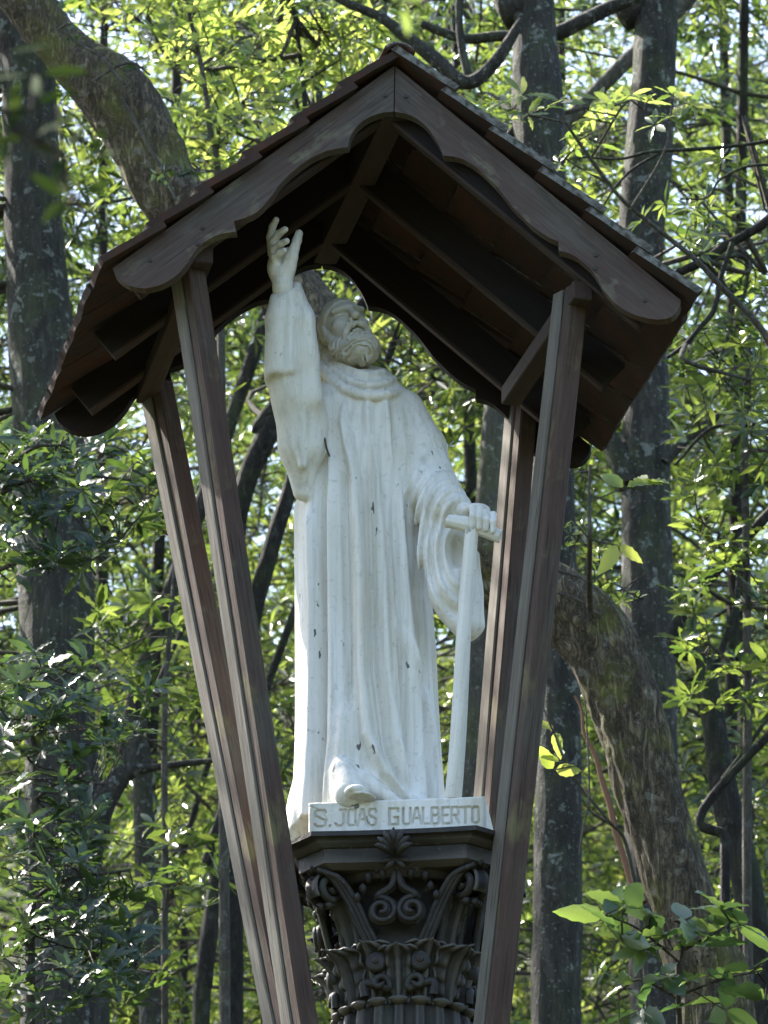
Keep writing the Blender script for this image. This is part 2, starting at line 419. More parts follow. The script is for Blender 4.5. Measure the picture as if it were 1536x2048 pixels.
        # palmette in the middle of the abacus
        for k in range(-3, 4):
            a = k*.42; L = .062-.004*abs(k)
            c = np.array([0, .245, zz(1705, -.27)])
            p = np.array([c+np.array([math.sin(a)*L*t, .052*math.sin(t*2.0), math.cos(a)*L*t*(.95)]) for t in np.linspace(0, 1, 8)])
            V, F = tube_arrays(p, [.004, .007, .009, .010, .010, .009, .006, .002], 6); orn('palmette_petal', V, [F], ang)
        for k in (-2, -1, 1, 2):
            a = math.pi-k*.55; c = np.array([0, .235, zz(1712, -.25)]); L = .05
            p = np.array([c+np.array([math.sin(a)*L*t, .01*math.sin(t*3), math.cos(a)*L*t+.012*t*t]) for t in np.linspace(0, 1, 8)])
            V, F = tube_arrays(p, [.004, .006, .008, .008, .008, .007, .005, .002], 6); orn('palmette_petal', V, [F], ang)
        # rosettes between the leaves
        for sgn in (-1, 1):
            V, F = [], []; prof = [(0, .022), (.006, .021), (.0085, .015), (.011, .012), (.0145, .016), (.017, .012), (.021, .014), (.0255, .008), (.027, -.01)]
            for r, h in prof:
                for j in range(20):
                    a = j*math.pi/10; V.append((sgn*.056+r*math.cos(a), .178+h, zz(1920, -.19)+r*math.sin(a)))
            for k in range(len(prof)-1):
                for j in range(20): F.append((k*20+j, k*20+(j+1) % 20, (k+1)*20+(j+1) % 20, (k+1)*20+j))
            orn('rosette', V, F, ang)
            p = spiral(sgn*.045, zz(1965, -.18), .172, .024, 1.1, -sgn, -.6, [(sgn*.085, .168, zz(1988, -.18)), (sgn*.085, .17, zz(1962, -.18))])
            V, F = tube_arrays(p, np.linspace(.011, .006, len(p)), 7); orn('tendril', V, [F], ang)
    # corner volutes, four, each with coil on both cheeks
    for q in range(4):
        ang = q*math.pi/2+math.pi/4
        zc = zz(1757, -.25)
        cz = []
        for sgn in (-1, 1):
            th = np.linspace(0, 1.7*2*np.pi, 64); r = .042*(1-.82*th/th[-1])
            # coil lies in the plane through the corner diagonal, seen from both faces
            p = np.stack([np.full(64, sgn*.018)+sgn*.014*th/th[-1], .262+r*np.cos(th+1.2), zc+r*np.sin(th+1.2)], -1)
            tail = catmull([(sgn*.03, .17, zz(1880, -.19)), (sgn*.03, .185, zz(1830, -.2)), (sgn*.028, .21, zz(1785, -.22)), (sgn*.02, .245, zc+.040), tuple(p[0])], 8)[:-1]
            pp = np.concatenate([tail, p]); V, F = tube_arrays(pp, np.linspace(.012, .009, len(pp)), 8); orn('volute', V, [F], ang)
        # ribbon between the two cheeks
        th = np.linspace(-.9, 4.4, 30); V, F = [], []
        for t in th:
            for u in (-.02, -.008, .008, .02):
                V.append((u, .262+(.040+.004*math.cos(u*300))*math.cos(t+.2), zc+(.040+.004*math.cos(u*300))*math.sin(t+.2)))
        for i in range(29):
            for k in range(3): F.append((i*4+k, i*4+k+1, i*4+k+5, i*4+k+4))
        orn('volute_ribbon', V, F, ang, .008)
        bl = []
        for (bx, bo, bz) in ((-.02, .285, .046), (0, .295, .050), (.02, .285, .046), (-.012, .262, .052), (.014, .258, .052), (0, .275, -.048), (.018, .262, -.046), (-.018, .262, -.046)):
            b = np.array([bx, bo, zc+bz]); V, F = tube_arrays(np.array([b+[0, -.014, 0], b+[0, -.006, 0], b+[0, .006, 0], b+[0, .013, 0]]), [.003, .011, .011, .002], 6); bl.append((V, F))
        V, F = join(bl); orn('leaf_crest', V, F, ang)
    # acanthus leaves
    def acanthus(h, wd, r0, curl, lean):
        ns, nu = 26, 21; V, F = [], []
        for i in range(ns):
            s = i/(ns-1)
            lob = .90+.10*abs(math.cos(s*math.pi*4.5))
            hw = wd*(.50+.62*math.sin(min(1, s*1.10)*math.pi*.62)**1.2)*lob*(1 if s < .78 else max(.10, 1-((s-.78)/.22)**2*.9))
            out = r0+lean*s*s+curl*max(0, s-.72)**1.5*4
            z = h*s-max(0, s-.86)**2*h*2.6
            for j in range(nu):
                u = j/(nu-1)*2-1
                rib = .008*math.cos(u*math.pi*4.0)*(.3+.7*s)*(1-.3*abs(u))+.010*math.exp(-(u/.10)**2)
                lift = -.018*abs(u)**1.6+(.008*abs(u)**3*math.cos(s*math.pi*9))
                zs = z+abs(u)*hw*.40*s-.005*abs(u)*(math.cos(s*math.pi*9))
                V.append((u*hw, out+rib+lift, zs if s < .9 else z+abs(u)*hw*.3))
        for i in range(ns-1):
            for j in range(nu-1): a = i*nu+j; F.append((a, a+1, a+nu+1, a+nu))
        return np.array(V), F
    zl = Z_ASTR+.002; h1 = zz(1884, -.22)-zl
    for q in range(8):
        ang = q*math.pi/4
        V, F = acanthus(h1*(1.0 if q % 2 == 0 else 1.04), .050, .170, .045, .034 if q % 2 == 0 else .058)
        V = V+np.array([0, 0, zl]); orn('acanthus_leaf', V, F, ang, .006)
    for q in range(8):
        ang = q*math.pi/4+math.pi/8
        V, F = acanthus(h1*1.12, .054, .162, .04, .042); V = V+np.array([0, 0, zl]); orn('acanthus_leaf', V, F, ang, .006)
    # upper corner leaves that carry the volutes
    for q in range(4):
        ang = q*math.pi/2+math.pi/4
        V, F = acanthus(.20, .046, .170, .035, .085); V = V+np.array([0, 0, zz(1888, -.2)-.03]); orn('acanthus_leaf', V, F, ang, .007)
    return root
COLUMN = build_column()

# ================================================================== SDF sculpting tools
def surface_nets(v, org, h):
    s = v < 0; nx, ny, nz = v.shape
    c = sum(s[i:nx-1+i, j:ny-1+j, k:nz-1+k].astype(np.int8) for i in (0, 1) for j in (0, 1) for k in (0, 1))
    act = (c > 0) & (c < 8); idx = np.argwhere(act)
    ids = np.full(act.shape, -1, np.int32); ids[act] = np.arange(len(idx))
    acc = np.zeros((len(idx), 3)); cnt = np.zeros(len(idx))
    corners = [(i, j, k) for i in (0, 1) for j in (0, 1) for k in (0, 1)]
    val = {q: v[idx[:, 0]+q[0], idx[:, 1]+q[1], idx[:, 2]+q[2]] for q in corners}
    for a in corners:
        for ax in range(3):
            if a[ax]: continue
            b = list(a); b[ax] = 1; b = tuple(b)
            va, vb = val[a], val[b]; m = (va < 0) != (vb < 0)
            t = np.where(m, va/(va-vb+1e-12), 0)
            p = np.array(a, float)[None]+np.zeros((len(idx), 1)); p[:, ax] += t
            acc += p*m[:, None]; cnt += m
    V = (idx+acc/cnt[:, None])*h+np.array(org); Q = []
    for ax in range(3):
        sl0 = [slice(None)]*3; sl1 = [slice(None)]*3; sl0[ax] = slice(0, -1); sl1[ax] = slice(1, None)
        ch = s[tuple(sl0)] != s[tuple(sl1)]
        o1, o2 = [(1, 2), (2, 0), (0, 1)][ax]
        e = np.argwhere(ch); e = e[(e[:, o1] > 0) & (e[:, o2] > 0) & (e[:, o1] < v.shape[o1]-1) & (e[:, o2] < v.shape[o2]-1)]
        neg = s[e[:, 0], e[:, 1], e[:, 2]]
        def cell(d1, d2):
            f = e.copy(); f[:, o1] -= d1; f[:, o2] -= d2; return ids[f[:, 0], f[:, 1], f[:, 2]]
        q = np.stack([cell(1, 1), cell(0, 1), cell(0, 0), cell(1, 0)], -1)
        q[~neg] = q[~neg][:, ::-1]; Q.append(q)
    Q = np.concatenate(Q); Q = Q[(Q >= 0).all(1)]
    return V, Q
def grid(lo, hi, h):
    lo = np.asarray(lo, float); n = np.ceil((np.asarray(hi)-lo)/h).astype(int)+1
    ax = [lo[i]+np.arange(n[i])*h for i in range(3)]
    return np.stack(np.meshgrid(*ax, indexing='ij'), -1).astype(np.float32), lo
def smin(a, b, k):
    if k <= 0: return np.minimum(a, b)
    hh = np.clip(.5+.5*(b-a)/k, 0, 1); return b+(a-b)*hh-k*hh*(1-hh)
def smax(a, b, k): return -smin(-a, -b, k)
def cap(p, a, b, ra, rb=None):
    rb = ra if rb is None else rb; a = np.asarray(a, np.float32); b = np.asarray(b, np.float32)
    ba = b-a; t = np.clip(((p-a)@ba)/(ba@ba+1e-12), 0, 1)
    return np.sqrt((((p-a)-t[..., None]*ba)**2).sum(-1))-(ra+(rb-ra)*t)
def chain(p, pts, rr, k=.01):
    d = None
    for i in range(len(pts)-1):
        q = cap(p, pts[i], pts[i+1], rr[i], rr[i+1]); d = q if d is None else smin(d, q, k)
    return d
def ell(p, c, r):
    q = (p-np.asarray(c, np.float32))/np.asarray(r, np.float32); l = np.sqrt((q*q).sum(-1))
    g = np.sqrt(((q/np.asarray(r, np.float32))**2).sum(-1))+1e-9
    return l*(l-1)/g

# ================================================================== STATUE
def build_statue():
    yf = -.215
    pl_x0, pl_x1 = at(617, 1598, yf).x, at(970, 1605, yf).x
    z_pt = at(790, 1598, yf).z; z_pb = Z_ABT+.0015
    root = thing('statue', 'white stone statue of a bearded robed saint raising one hand and leaning on a crutch', 'statue', (AX-.02, 0, Z_ABT))
    P = lambda px, py, Y: np.array(at(px, py, Y), np.float32)
    # ---------------- plinth with engraved inscription: height field on the front face
    GL = {'S': [[(.95, .84), (.86, 1), (.2, 1), (.06, .88), (.06, .66), (.94, .36), (.94, .12), (.8, 0), (.12, 0), (.04, .14)]],
          'J': [[(.75, 1), (.75, .16), (.6, .02), (.2, .02), (.05, .16)], [(.45, 1), (.98, 1)]],
          'O': [[(.08, .1), (.08, .9), (.25, 1), (.75, 1), (.92, .9), (.92, .1), (.75, 0), (.25, 0), (.08, .1)]],
          'A': [[(0, 0), (.42, 1), (.58, 1), (1, 0)], [(.2, .36), (.8, .36)]],
          'G': [[(.95, .82), (.95, 1), (.08, 1), (.08, 0), (.95, 0), (.95, .45), (.55, .45)]],
          'U': [[(.08, 1), (.08, .12), (.25, 0), (.75, 0), (.92, .12), (.92, 1)]],
          'L': [[(.1, 1), (.1, 0), (.95, 0)]],
          'B': [[(.1, 0), (.1, 1), (.75, 1), (.88, .88), (.88, .65), (.72, .53), (.1, .53)], [(.72, .53), (.95, .4), (.95, .14), (.8, 0), (.1, 0)]],
          'E': [[(.95, 1), (.1, 1), (.1, 0), (.95, 0)], [(.1, .52), (.75, .52)]],
          'R': [[(.1, 0), (.1, 1), (.75, 1), (.92, .86), (.92, .62), (.76, .5), (.1, .5)], [(.5, .5), (.95, 0)]],
          'T': [[(0, 1), (1, 1)], [(.5, 1), (.5, 0)]], '.': [[(.35, 0), (.5, .05)]]}
    pos = [('S', 629, 652), ('.', 657, 663), ('J', 670, 693), ('O', 695, 712), ('A', 715, 734), ('S', 737, 752),
           ('G', 777, 797), ('U', 805, 822), ('A', 824, 843), ('L', 845, 857), ('B', 862, 879), ('E', 883, 899), ('R', 902, 919), ('T', 921, 941), ('O', 944, 959)]
    NX, NZ = 420, 96
    xs = np.linspace(pl_x0, pl_x1, NX); zs = np.linspace(z_pb, z_pt, NZ)
    X, Z = np.meshgrid(xs, zs, indexing='ij'); D = np.full(X.shape, 9.0)
    for ch, a, b in pos:
        xa, xb = at(a, 1630, yf).x, at(b, 1630, yf).x
        f = (a-620)/350; zb, zt = at(790, 1647+f*5, yf).z, at(790, 1615+f*5, yf).z
        for st in GL[ch]:
            pts = [np.array([xa+(xb-xa)*u, zb+(zt-zb)*v]) for u, v in st]
            for p, q in zip(pts[:-1], pts[1:]):
                d = q-p; t = np.clip(((X-p[0])*d[0]+(Z-p[1])*d[1])/(d@d), 0, 1)
                D = np.minimum(D, np.hypot(X-p[0]-t*d[0], Z-p[1]-t*d[1]))
    dep = .0085*np.clip(1-(D/.0038)**2, 0, 1)
    # an old chipped crack at the left
    crack = [(617, 1612), (640, 1620), (655, 1640), (648, 1652)]
    for (a0, b0), (a1, b1) in zip(crack[:-1], crack[1:]):
        p = np.array([at(a0, b0, yf).x, at(a0, b0, yf).z]); q = np.array([at(a1, b1, yf).x, at(a1, b1, yf).z]); d = q-p
        t = np.clip(((X-p[0])*d[0]+(Z-p[1])*d[1])/(d@d), 0, 1); dd = np.hypot(X-p[0]-t*d[0], Z-p[1]-t*d[1])
        dep = np.maximum(dep, .0035*np.clip(1-dd/.002, 0, 1))
    edge = np.minimum(np.minimum(X-pl_x0, pl_x1-X), z_pt-Z)
    dep = dep+.006*np.clip(1-edge/.006, 0, 1)**2
    dep = dep+.0012*vnoise(np.stack([X*40, Z*40, X*0], -1), 3)
    Yv = yf+dep; V = np.stack([X, Yv, Z], -1).reshape(-1, 3)
    i = np.arange(NX-1)[:, None]; j = np.arange(NZ-1)[None]; a = i*NZ+j
    F = np.stack([a, a+NZ, a+NZ+1, a+1], -1).reshape(-1, 4)
    yb = .17; nb = len(V)
    Vb = V.reshape(NX, NZ, 3)
    ring = [Vb[k, NZ-1] for k in range(NX)]
    extra = np.array([[p[0], yb, p[2]] for p in ring]); V = np.concatenate([V, extra])
    k = np.arange(NX-1); F2 = np.stack([k*NZ+NZ-1, (k+1)*NZ+NZ-1, nb+k+1, nb+k], -1)
    n2 = len(V)
    l0 = Vb[0]; r0 = Vb[NX-1]
    V = np.concatenate([V, np.stack([l0[:, 0], np.full(NZ, yb), l0[:, 2]], -1), np.stack([r0[:, 0], np.full(NZ, yb), r0[:, 2]], -1)])
    k = np.arange(NZ-1); F3 = np.stack([k+1, n2+k+1, n2+k, k], -1)
    F4 = np.stack([(NX-1)*NZ+k, n2+NZ+k, n2+NZ+k+1, (NX-1)*NZ+k+1], -1)
    F5 = np.array([[n2, n2+NZ-1, n2+2*NZ-1, n2+NZ]])
    part('plinth', mesh_np('plinth', V, [np.concatenate([F, F2, F3, F4, F5])]), MARBLE, root).data.polygons.foreach_set('use_smooth', np.ones(len(F)+len(F2)+len(F3)+len(F4)+1, bool))

    # ---------------- robe
    tab = [(740, 668, 765, .07), (760, 650, 790, .085), (785, 642, 812, .10), (820, 640, 830, .115), (870, 637, 850, .128), (930, 622, 866, .135), (1000, 594, 862, .135),
           (1100, 595, 850, .135), (1200, 597, 857, .138), (1300, 598, 865, .142), (1400, 598, 870, .146), (1500, 596, 878, .152), (1560, 593, 884, .160), (1600, 590, 889, .166), (1680, 582, 893, .172)]
    tz = np.array([at(760, r[0], 0).z for r in tab]); tl = np.array([at(r[1], r[0], 0).x for r in tab]); tr = np.array([at(r[2], r[0], 0).x for r in tab]); tb = np.array([r[3] for r in tab])
    od = np.argsort(tz); tz, tl, tr, tb = tz[od], tl[od], tr[od], tb[od]
    lo = [at(505, 1000, 0).x, -.36, z_pb+.0]; hi = [at(985, 1000, 0).x, .22, at(700, 530, -.2).z]
    h = .0045
    G, org = grid(lo, hi, h)
    zc = G[0, 0, :, 2]
    L = np.interp(zc, tz, tl); Rr = np.interp(zc, tz, tr); B = np.interp(zc, tz, tb)
    cx = ((L+Rr)/2).astype(np.float32); A = ((Rr-L)/2).astype(np.float32); B = B.astype(np.float32)
    u = (G[..., 0]-cx)/A; v = G[..., 1]/B
    rho = np.sqrt(u*u+v*v)+1e-6; s = u/rho; front = np.clip(-v/rho*3+.3, 0, 1)
    zpy = lambda py: at(760, py, -.13).z
    ridges = [  # (px, py) path of a fold on the front, amplitude (m), width in s
        ([(622, 1010), (628, 1200), (626, 1450), (612, 1650)], .016, .085),
        ([(668, 850), (664, 1050), (668, 1300), (668, 1480), (650, 1640)], .014, .07),
        ([(690, 830), (712, 960), (722, 1150), (726, 1350), (738, 1480), (775, 1560), (830, 1615)], .026, .085),
        ([(735, 820), (752, 960), (765, 1150), (772, 1350), (792, 1480), (825, 1590)], .017, .075),
        ([(770, 815), (790, 960), (806, 1150), (822, 1350), (838, 1480), (846, 1600)], .015, .07),
        ([(800, 1250), (850, 1400), (866, 1600)], .012, .06),
        ([(694, 1420), (690, 1500), (682, 1590)], .022, .10),
        ([(645, 1000), (646, 1300), (642, 1640)], -.020, .055),
        ([(690, 950), (696, 1200), (700, 1400)], -.016, .06),
        ([(742, 880), (746, 1100), (752, 1350), (772, 1500), (812, 1600)], -.017, .055),
        ([(785, 860), (793, 1100), (806, 1350), (822, 1600)], -.013, .05),
        ([(828, 1150), (842, 1400), (852, 1620)], -.010, .05)]
    fold = np.zeros_like(rho)
    for path, amp, wd in ridges:
        pz = np.array([zpy(q[1]) for q in path][::-1]); px_ = np.array([at(q[0], q[1], -.12).x for q in path][::-1])
        xr = np.interp(zc, pz, px_); sr = ((xr-cx)/A).astype(np.float32)
        fade = np.clip((zc-pz[0]+.12)/.12, 0, 1)*np.clip((pz[-1]+.08-zc)/.1, 0, 1)
        fold += (amp*1.05*fade).astype(np.float32)*np.exp(-((s-sr)/wd)**2)*front
    fold += (.0008*np.sin(s*34+1.3*np.sin(zc*4))*front*np.clip((at(760, 800, 0).z-zc)/.15, 0, 1)).astype(np.float32)
    ph = np.arctan2(v, u)
    fold += .010*np.sin(ph*9+zc*2.5)*(1-front)*np.clip((at(700, 850, 0).z-zc)/.2, 0, 1)
    fold += .0015*vnoise(np.stack([s*5, zc*3+s*0, front*0], -1), 5).astype(np.float32)
    d = (rho-1)*np.minimum(A, B)*.95-fold
    d = smax(d, G[..., 2]-at(715, 752, -.02).z, .03)
    # left shoulder slope / drape over chest kept from the silhouette table; close the bottom
    d = np.maximum(d, (z_pt-.002)-G[..., 2])
    # train that falls behind the plinth on the left
    tr_ = ell(G, P(612, 1640, .02), (.045, .12, .09)); d = smin(d, tr_, .03)
    d = np.maximum(d, z_pb-G[..., 2]+.0005)
    # drape over the foot
    d = smin(d, cap(G, P(690, 1545, -.17), P(700, 1590, -.20), .03, .042), .03)
    d = smin(d, cap(G, P(730, 1560, -.17), P(800, 1612, -.19), .02, .016), .02)
    # ---------------- raised arm
    main = chain(G, [P(584, 570, -.225), P(596, 640, -.21), P(598, 720, -.19), P(598, 800, -.165), P(604, 900, -.13), P(612, 985, -.10)], [.024, .042, .051, .060, .052, .020], .02)
    main = smin(main, chain(G, [P(606, 890, -.12), P(660, 830, -.04), P(700, 800, 0)], [.058, .075, .085], .02), .03)
    bell_ = chain(G, [P(568, 570, -.232), P(565, 640, -.228), P(565, 775, -.215)], [.030, .045, .049], .01)
    cutz = at(560, 748, -.25).z
    bell_ = smax(bell_, cutz-G[..., 2]+(G[..., 0]-at(560, 748, -.25).x)*.12, .016)
    bell_ = smax(bell_, -cap(G, P(574, 615, -.280), P(571, 770, -.282), .010, .030), .012)
    arm = smin(main, bell_, .010)
    arm = smin(arm, cap(G, P(618, 640, -.235), P(628, 800, -.19), .014, .02), .02)
    arm = smin(arm, cap(G, P(598, 590, -.245), P(606, 930, -.17), .010, .012), .016)
    # elbow hem of the sleeve swinging down
    arm = smin(arm, cap(G, P(576, 770, -.185), P(600, 985, -.10), .052, .018), .02)
    d = smin(d, arm, .012)
    # mouth of the sleeve
    nn = np.array([-.25, -.70, .67], np.float32); cc = P(567, 578, -.232)
    d = smax(d, -smax((cc-G)@nn, cap(G, cc, cc+nn*.2, .075), .001), .006)
    d = smax(d, -cap(G, cc+nn*.04, cc-nn*.045, .0285, .0245), .003)
    # ---------------- other arm with hanging sleeve
    up = chain(G, [P(800, 830, -.0), P(838, 900, -.01), P(862, 985, -.05), P(905, 1020, -.17)], [.070, .070, .072, .052], .02)
    dr = chain(G, [P(880, 1025, -.12), P(893, 1110, -.13), P(910, 1190, -.145), P(932, 1252, -.15)], [.062, .068, .066, .042], .02)
    dr = smin(dr, cap(G, P(950, 1110, -.16), P(957, 1250, -.15), .012, .014), .02)
    o1 = P(935, 1105, -.2)
    rad = np.sqrt(((G[..., 0]-o1[0])/.85)**2+((G[..., 2]-o1[2])/1.55)**2)
    wave = .0070*np.sin(rad*2*np.pi/.030)*np.clip((rad-.035)/.03, 0, 1)*np.clip((at(935, 1100, -.2).x-G[..., 0])/.03, 0, 1)
    sl2 = smin(up, dr, .02)-wave*np.clip((at(850, 930, -.1).z-G[..., 2])/.08, 0, 1)
    sl2 = smax(sl2, -ell(G, P(912, 1092, -.215), (.030, .055, .058)), .008)
    d = smin(d, sl2, .010)
    # ---------------- cowl rolls round the neck
    for pts, r in (([(640, 728, -.02), (655, 752, -.07), (690, 778, -.11), (735, 792, -.125), (775, 790, -.11), (800, 785, -.05)], .0130),
                   ([(650, 712, .0), (668, 740, -.06), (700, 762, -.098), (738, 772, -.11), (770, 768, -.09), (787, 760, -.04)], .0120),
                   ([(656, 700, .0), (676, 728, -.05), (706, 744, -.080), (738, 752, -.088), (764, 746, -.065)], .0115)):
        cp = catmull([P(*q) for q in pts], 3); d = smin(d, chain(G, list(cp), [r]*len(cp), .004), .0025)
    d = smin(d, chain(G, [P(645, 700, .07), P(660, 735, .06), P(700, 760, .05), P(760, 765, .05)], [.05, .05, .05, .04], .02), .02)
    V, Q = surface_nets(d, org, h)
    part('robe', mesh_np('robe', V, [Q]), MARBLE, root)

    # ---------------- head and hands
    # head frame
    yaw, pit, rol = R(20), R(10), R(-13)
    f = Vector((math.sin(yaw)*math.cos(pit), -math.cos(yaw)*math.cos(pit), math.sin(pit)))
    r_ = Vector((math.cos(yaw), math.sin(yaw), 0)); u_ = r_.cross(f)*-1
    u_ = f.cross(r_)*-1 if u_.z < 0 else u_
    r2 = r_*math.cos(rol)-u_*math.sin(rol); u2 = u_*math.cos(rol)+r_*math.sin(rol)
    HC = np.array(at(690, 660, -.03)); HM = np.array([list(r2), list(f), list(u2)])       # rows
    S = .90
    hh_ = .0023
    Gh, oh = grid((-.095, -.125, -.205), (.095, .14, .115), hh_)
    p = Gh/S; X_, Y_, Z_ = p[..., 0], p[..., 1], p[..., 2]; ax = np.abs(X_)
    pm = np.stack([ax, Y_, Z_], -1)
    skull = smin(ell(p, (0, -.018, .030), (.066, .084, .074)), ell(p, (0, .022, -.02), (.055, .057, .080)), .02)
    hd = skull
    hd = smin(hd, ell(pm, (.036, .050, -.018), (.020, .020, .018)), .014)                 # cheek bones
    hd = smin(hd, cap(pm, (.004, .079, .025), (.044, .060, .028), .0120, .0095), .005)     # brows
    hd = smax(hd, -ell(pm, (.0255, .094, .008), (.019, .030, .0135)), .005)                # sockets
    hd = smin(hd, ell(pm, (.0255, .0640, .004), (.0125, .0110, .0078)), .0015)             # lids
    hd = smax(hd, -cap(pm, (.014, .0755, .0025), (.036, .0685, .0015), .0026), .001)
    hd = smax(hd, -cap(pm, (.014, .070, -.0085), (.036, .062, -.010), .0035), .003)
    hd = smin(hd, chain(p, [(0, .076, .026), (0, .092, .0), (0, .108, -.022)], [.0085, .0095, .0130], .006), .006)
    hd = smin(hd, ell(pm, (.0125, .092, -.027), (.009, .011, .0085)), .004)
    hd = smax(hd, -ell(pm, (.0068, .100, -.037), (.0045, .008, .007)), .002)              # nostrils
    hd = smax(hd, -cap(pm, (.021, .090, -.022), (.044, .060, -.062), .0065, .005), .005)  # fold from nose to beard
    bd = ell(p, (0, .040, -.088), (.057, .048, .056)); bd = smin(bd, ell(p, (.006, .070, -.118), (.046, .044, .044)), .03)
    bd = smin(bd, cap(pm, (.060, .008, -.015), (.050, .03, -.085), .014, .024), .02)
    wob = vnoise(np.stack([X_*26, Y_*22, Z_*22], -1), 2)
    lock = .0095*np.abs(np.sin(ax*85+5.5*wob+Z_*60))**.7*np.clip((-.045-Z_)/.03, 0, 1)
    bd = bd-lock+.0035-.0018*vnoise(p*80, 4)
    for i in range(-5, 6):                                                                # hanging locks of the beard
        x0 = .0105*i; b_ = abs(i)
        for lay in (0, 1):
            xs_ = x0+(.005 if lay else 0); tip = -.168+.009*b_-(.0 if lay else .010); yy = .094-.0085*b_-(.004 if lay else 0)
            wv_ = .006*math.sin(i*2.1+lay*1.7)
            bd = smin(bd, chain(p, [(xs_, yy-.014, -.072), (xs_+wv_, yy+.006, -.098), (xs_*.9-wv_, yy+.010, -.126), (xs_*.75+wv_*.6, yy-.002, tip)], [.0062, .0072, .0062, .0028], .002), .0015)
    hd = smin(hd, bd, .005)
    ms = chain(pm, [(.003, .096, -.042), (.020, .092, -.047), (.036, .080, -.064), (.045, .066, -.092)], [.0085, .0105, .0085, .004], .005)
    ms = ms-.0016*np.sin(ax*420+Z_*260)
    hd = smin(hd, ms, .002)
    hd = smax(hd, -cap(pm, (0, .104, -.0555), (.019, .094, -.0600), .0042, .002), .002)   # mouth
    hd = smin(hd, cap(pm, (0, .093, -.0640), (.013, .089, -.0645), .0066, .004), .002)
    hd = smax(hd, -cap(pm, (0, .106, -.0760), (.012, .098, -.0765), .006, .003), .003)
    # close cropped hair, a step above the brow; ears
    hair = smax(skull-.0035-.0018*np.sin(ax*150+5*wob), .004-(-.70*Y_+.72*Z_)+.003*wob, .003); hd = smin(hd, hair, .004)
    hd = smin(hd, ell(pm, (.068, -.002, -.008), (.009, .018, .028)), .003)
    hd = smax(hd, -ell(pm, (.077, .000, -.006), (.005, .009, .016)), .003)
    hd = smin(hd, cap(p, (0, -.012, -.06), (-.01, -.055, -.20), .046, .052), .012)
    V, Q = surface_nets(hd*S, oh, hh_)
    V = V@HM+HC
    if np.linalg.det(HM) < 0: Q = Q[:, ::-1]
    part('head', mesh_np('head', V, [Q]), MARBLE_GRIMY_SHADED, root)
    # raised hand
    yh = -.235
    pc = P(566, 525, yh); Gh, oh = grid(pc-np.array([.075, .09, .15]), pc+np.array([.075, .07, .16]), .0022)
    hn = cap(Gh, P(569, 640, yh+.04), P(566, 575, yh), .0225, .0255)
    hn = smin(hn, cap(Gh, P(566, 578, yh), P(565, 540, yh), .0255, .030), .01)
    hn = smin(hn, ell(Gh, P(562, 532, yh+.002), (.036, .021, .046)), .018)
    hn = smin(hn, ell(Gh, P(577, 523, yh-.012), (.021, .018, .042)), .010)
    hn = smin(hn, ell(Gh, P(548, 530, yh-.010), (.014, .016, .036)), .010)
    hn = smax(hn, -ell(Gh, P(560, 512, yh-.036), (.010, .019, .024)), .008)
    for pts, rr in (([(545, 508, 0), (541, 474, -.006), (545, 453, -.012), (552, 440, -.022)], [.0125, .0108, .0098, .0086]),
                    ([(548, 508, -.008), (546, 484, -.020), (557, 468, -.034), (570, 459, -.046)], [.0125, .0110, .0100, .0086]),
                    ([(548, 516, -.014), (548, 499, -.028), (561, 488, -.044), (573, 482, -.056)], [.0120, .0106, .0096, .0084]),
                    ([(550, 530, -.018), (549, 515, -.032), (559, 506, -.044), (568, 501, -.052)], [.0108, .0098, .0088, .0076]),
                    ([(576, 536, -.010), (583, 515, -.020), (589, 496, -.022), (594, 481, -.020), (598, 467, -.016)], [.0200, .0170, .0130, .0122, .0105])):
        hn = smin(hn, chain(Gh, [P(a, b, yh+c) for a, b, c in pts], rr, .004), .004)
    V, Q = surface_nets(hn, oh, .0022); part('hand', mesh_np('hand', V, [Q]), MARBLE, root)
    # hand on the crutch
    pc = P(950, 1035, -.25); Gh, oh = grid(pc-np.array([.085, .075, .075]), pc+np.array([.075, .13, .065]), .0022)
    hn = cap(Gh, P(905, 1045, -.15), P(928, 1022, -.20), .030, .024)
    hn = smin(hn, ell(Gh, P(953, 1022, -.225), (.036, .034, .017)), .015)
    for i in range(4):
        bx = 946+i*13.5; by = 1018+i*4
        rr = [.0098, .0096, .0090, .0078] if i < 3 else [.0088, .0084, .0078, .0068]
        pts = [P(bx-2, by-1, -.225), P(bx, by-1, -.262), P(bx, by+14, -.279), P(bx-1, by+33+(0 if i else 3), -.274)]
        hn = smin(hn, chain(Gh, pts, rr, .004), .0022)
    hn = smin(hn, chain(Gh, [P(936, 1030, -.21), P(932, 1052, -.215), P(936, 1070, -.23)], [.013, .011, .009], .004), .005)
    V, Q = surface_nets(hn, oh, .0022); part('hand', mesh_np('hand', V, [Q]), MARBLE, root)
    # ---------------- shoe tip
    c = P(712, 1583, -.235); Gh, oh = grid(c-np.array([.06, .05, .05]), c+np.array([.06, .10, .05]), .003)
    ft = ell(Gh, c+np.array([0, .02, -.002]), (.034, .055, .020)); ft = smin(ft, ell(Gh, c+np.array([0.012, .02, -.014]), (.038, .052, .007)), .002)
    V, Q = surface_nets(ft, oh, .003); part('shoe', mesh_np('shoe', V, [Q]), MARBLE, root)
    # ---------------- crutch
    cr = bpy.data.objects.new('crutch', box_mesh('crutch', -.020, .020, -.018, .018, 0, 1, 1))
    a, b = at(906, 1608, -.195), at(943, 1058, -.262); a.z = z_pt-.001
    M, ln = frame(a, b, (1, .25, 0))
    me = bpy.data.meshes.new('crutch'); V, F = [], []
    for k in range(13):
        t = k/12; wv = .0225-.0045*t
        for j in range(8):
            q = math.pi/8+j*math.pi/4; V.append((wv*math.cos(q)*1.02+.002*math.sin(t*7), wv*math.sin(q)*.95, t*ln))
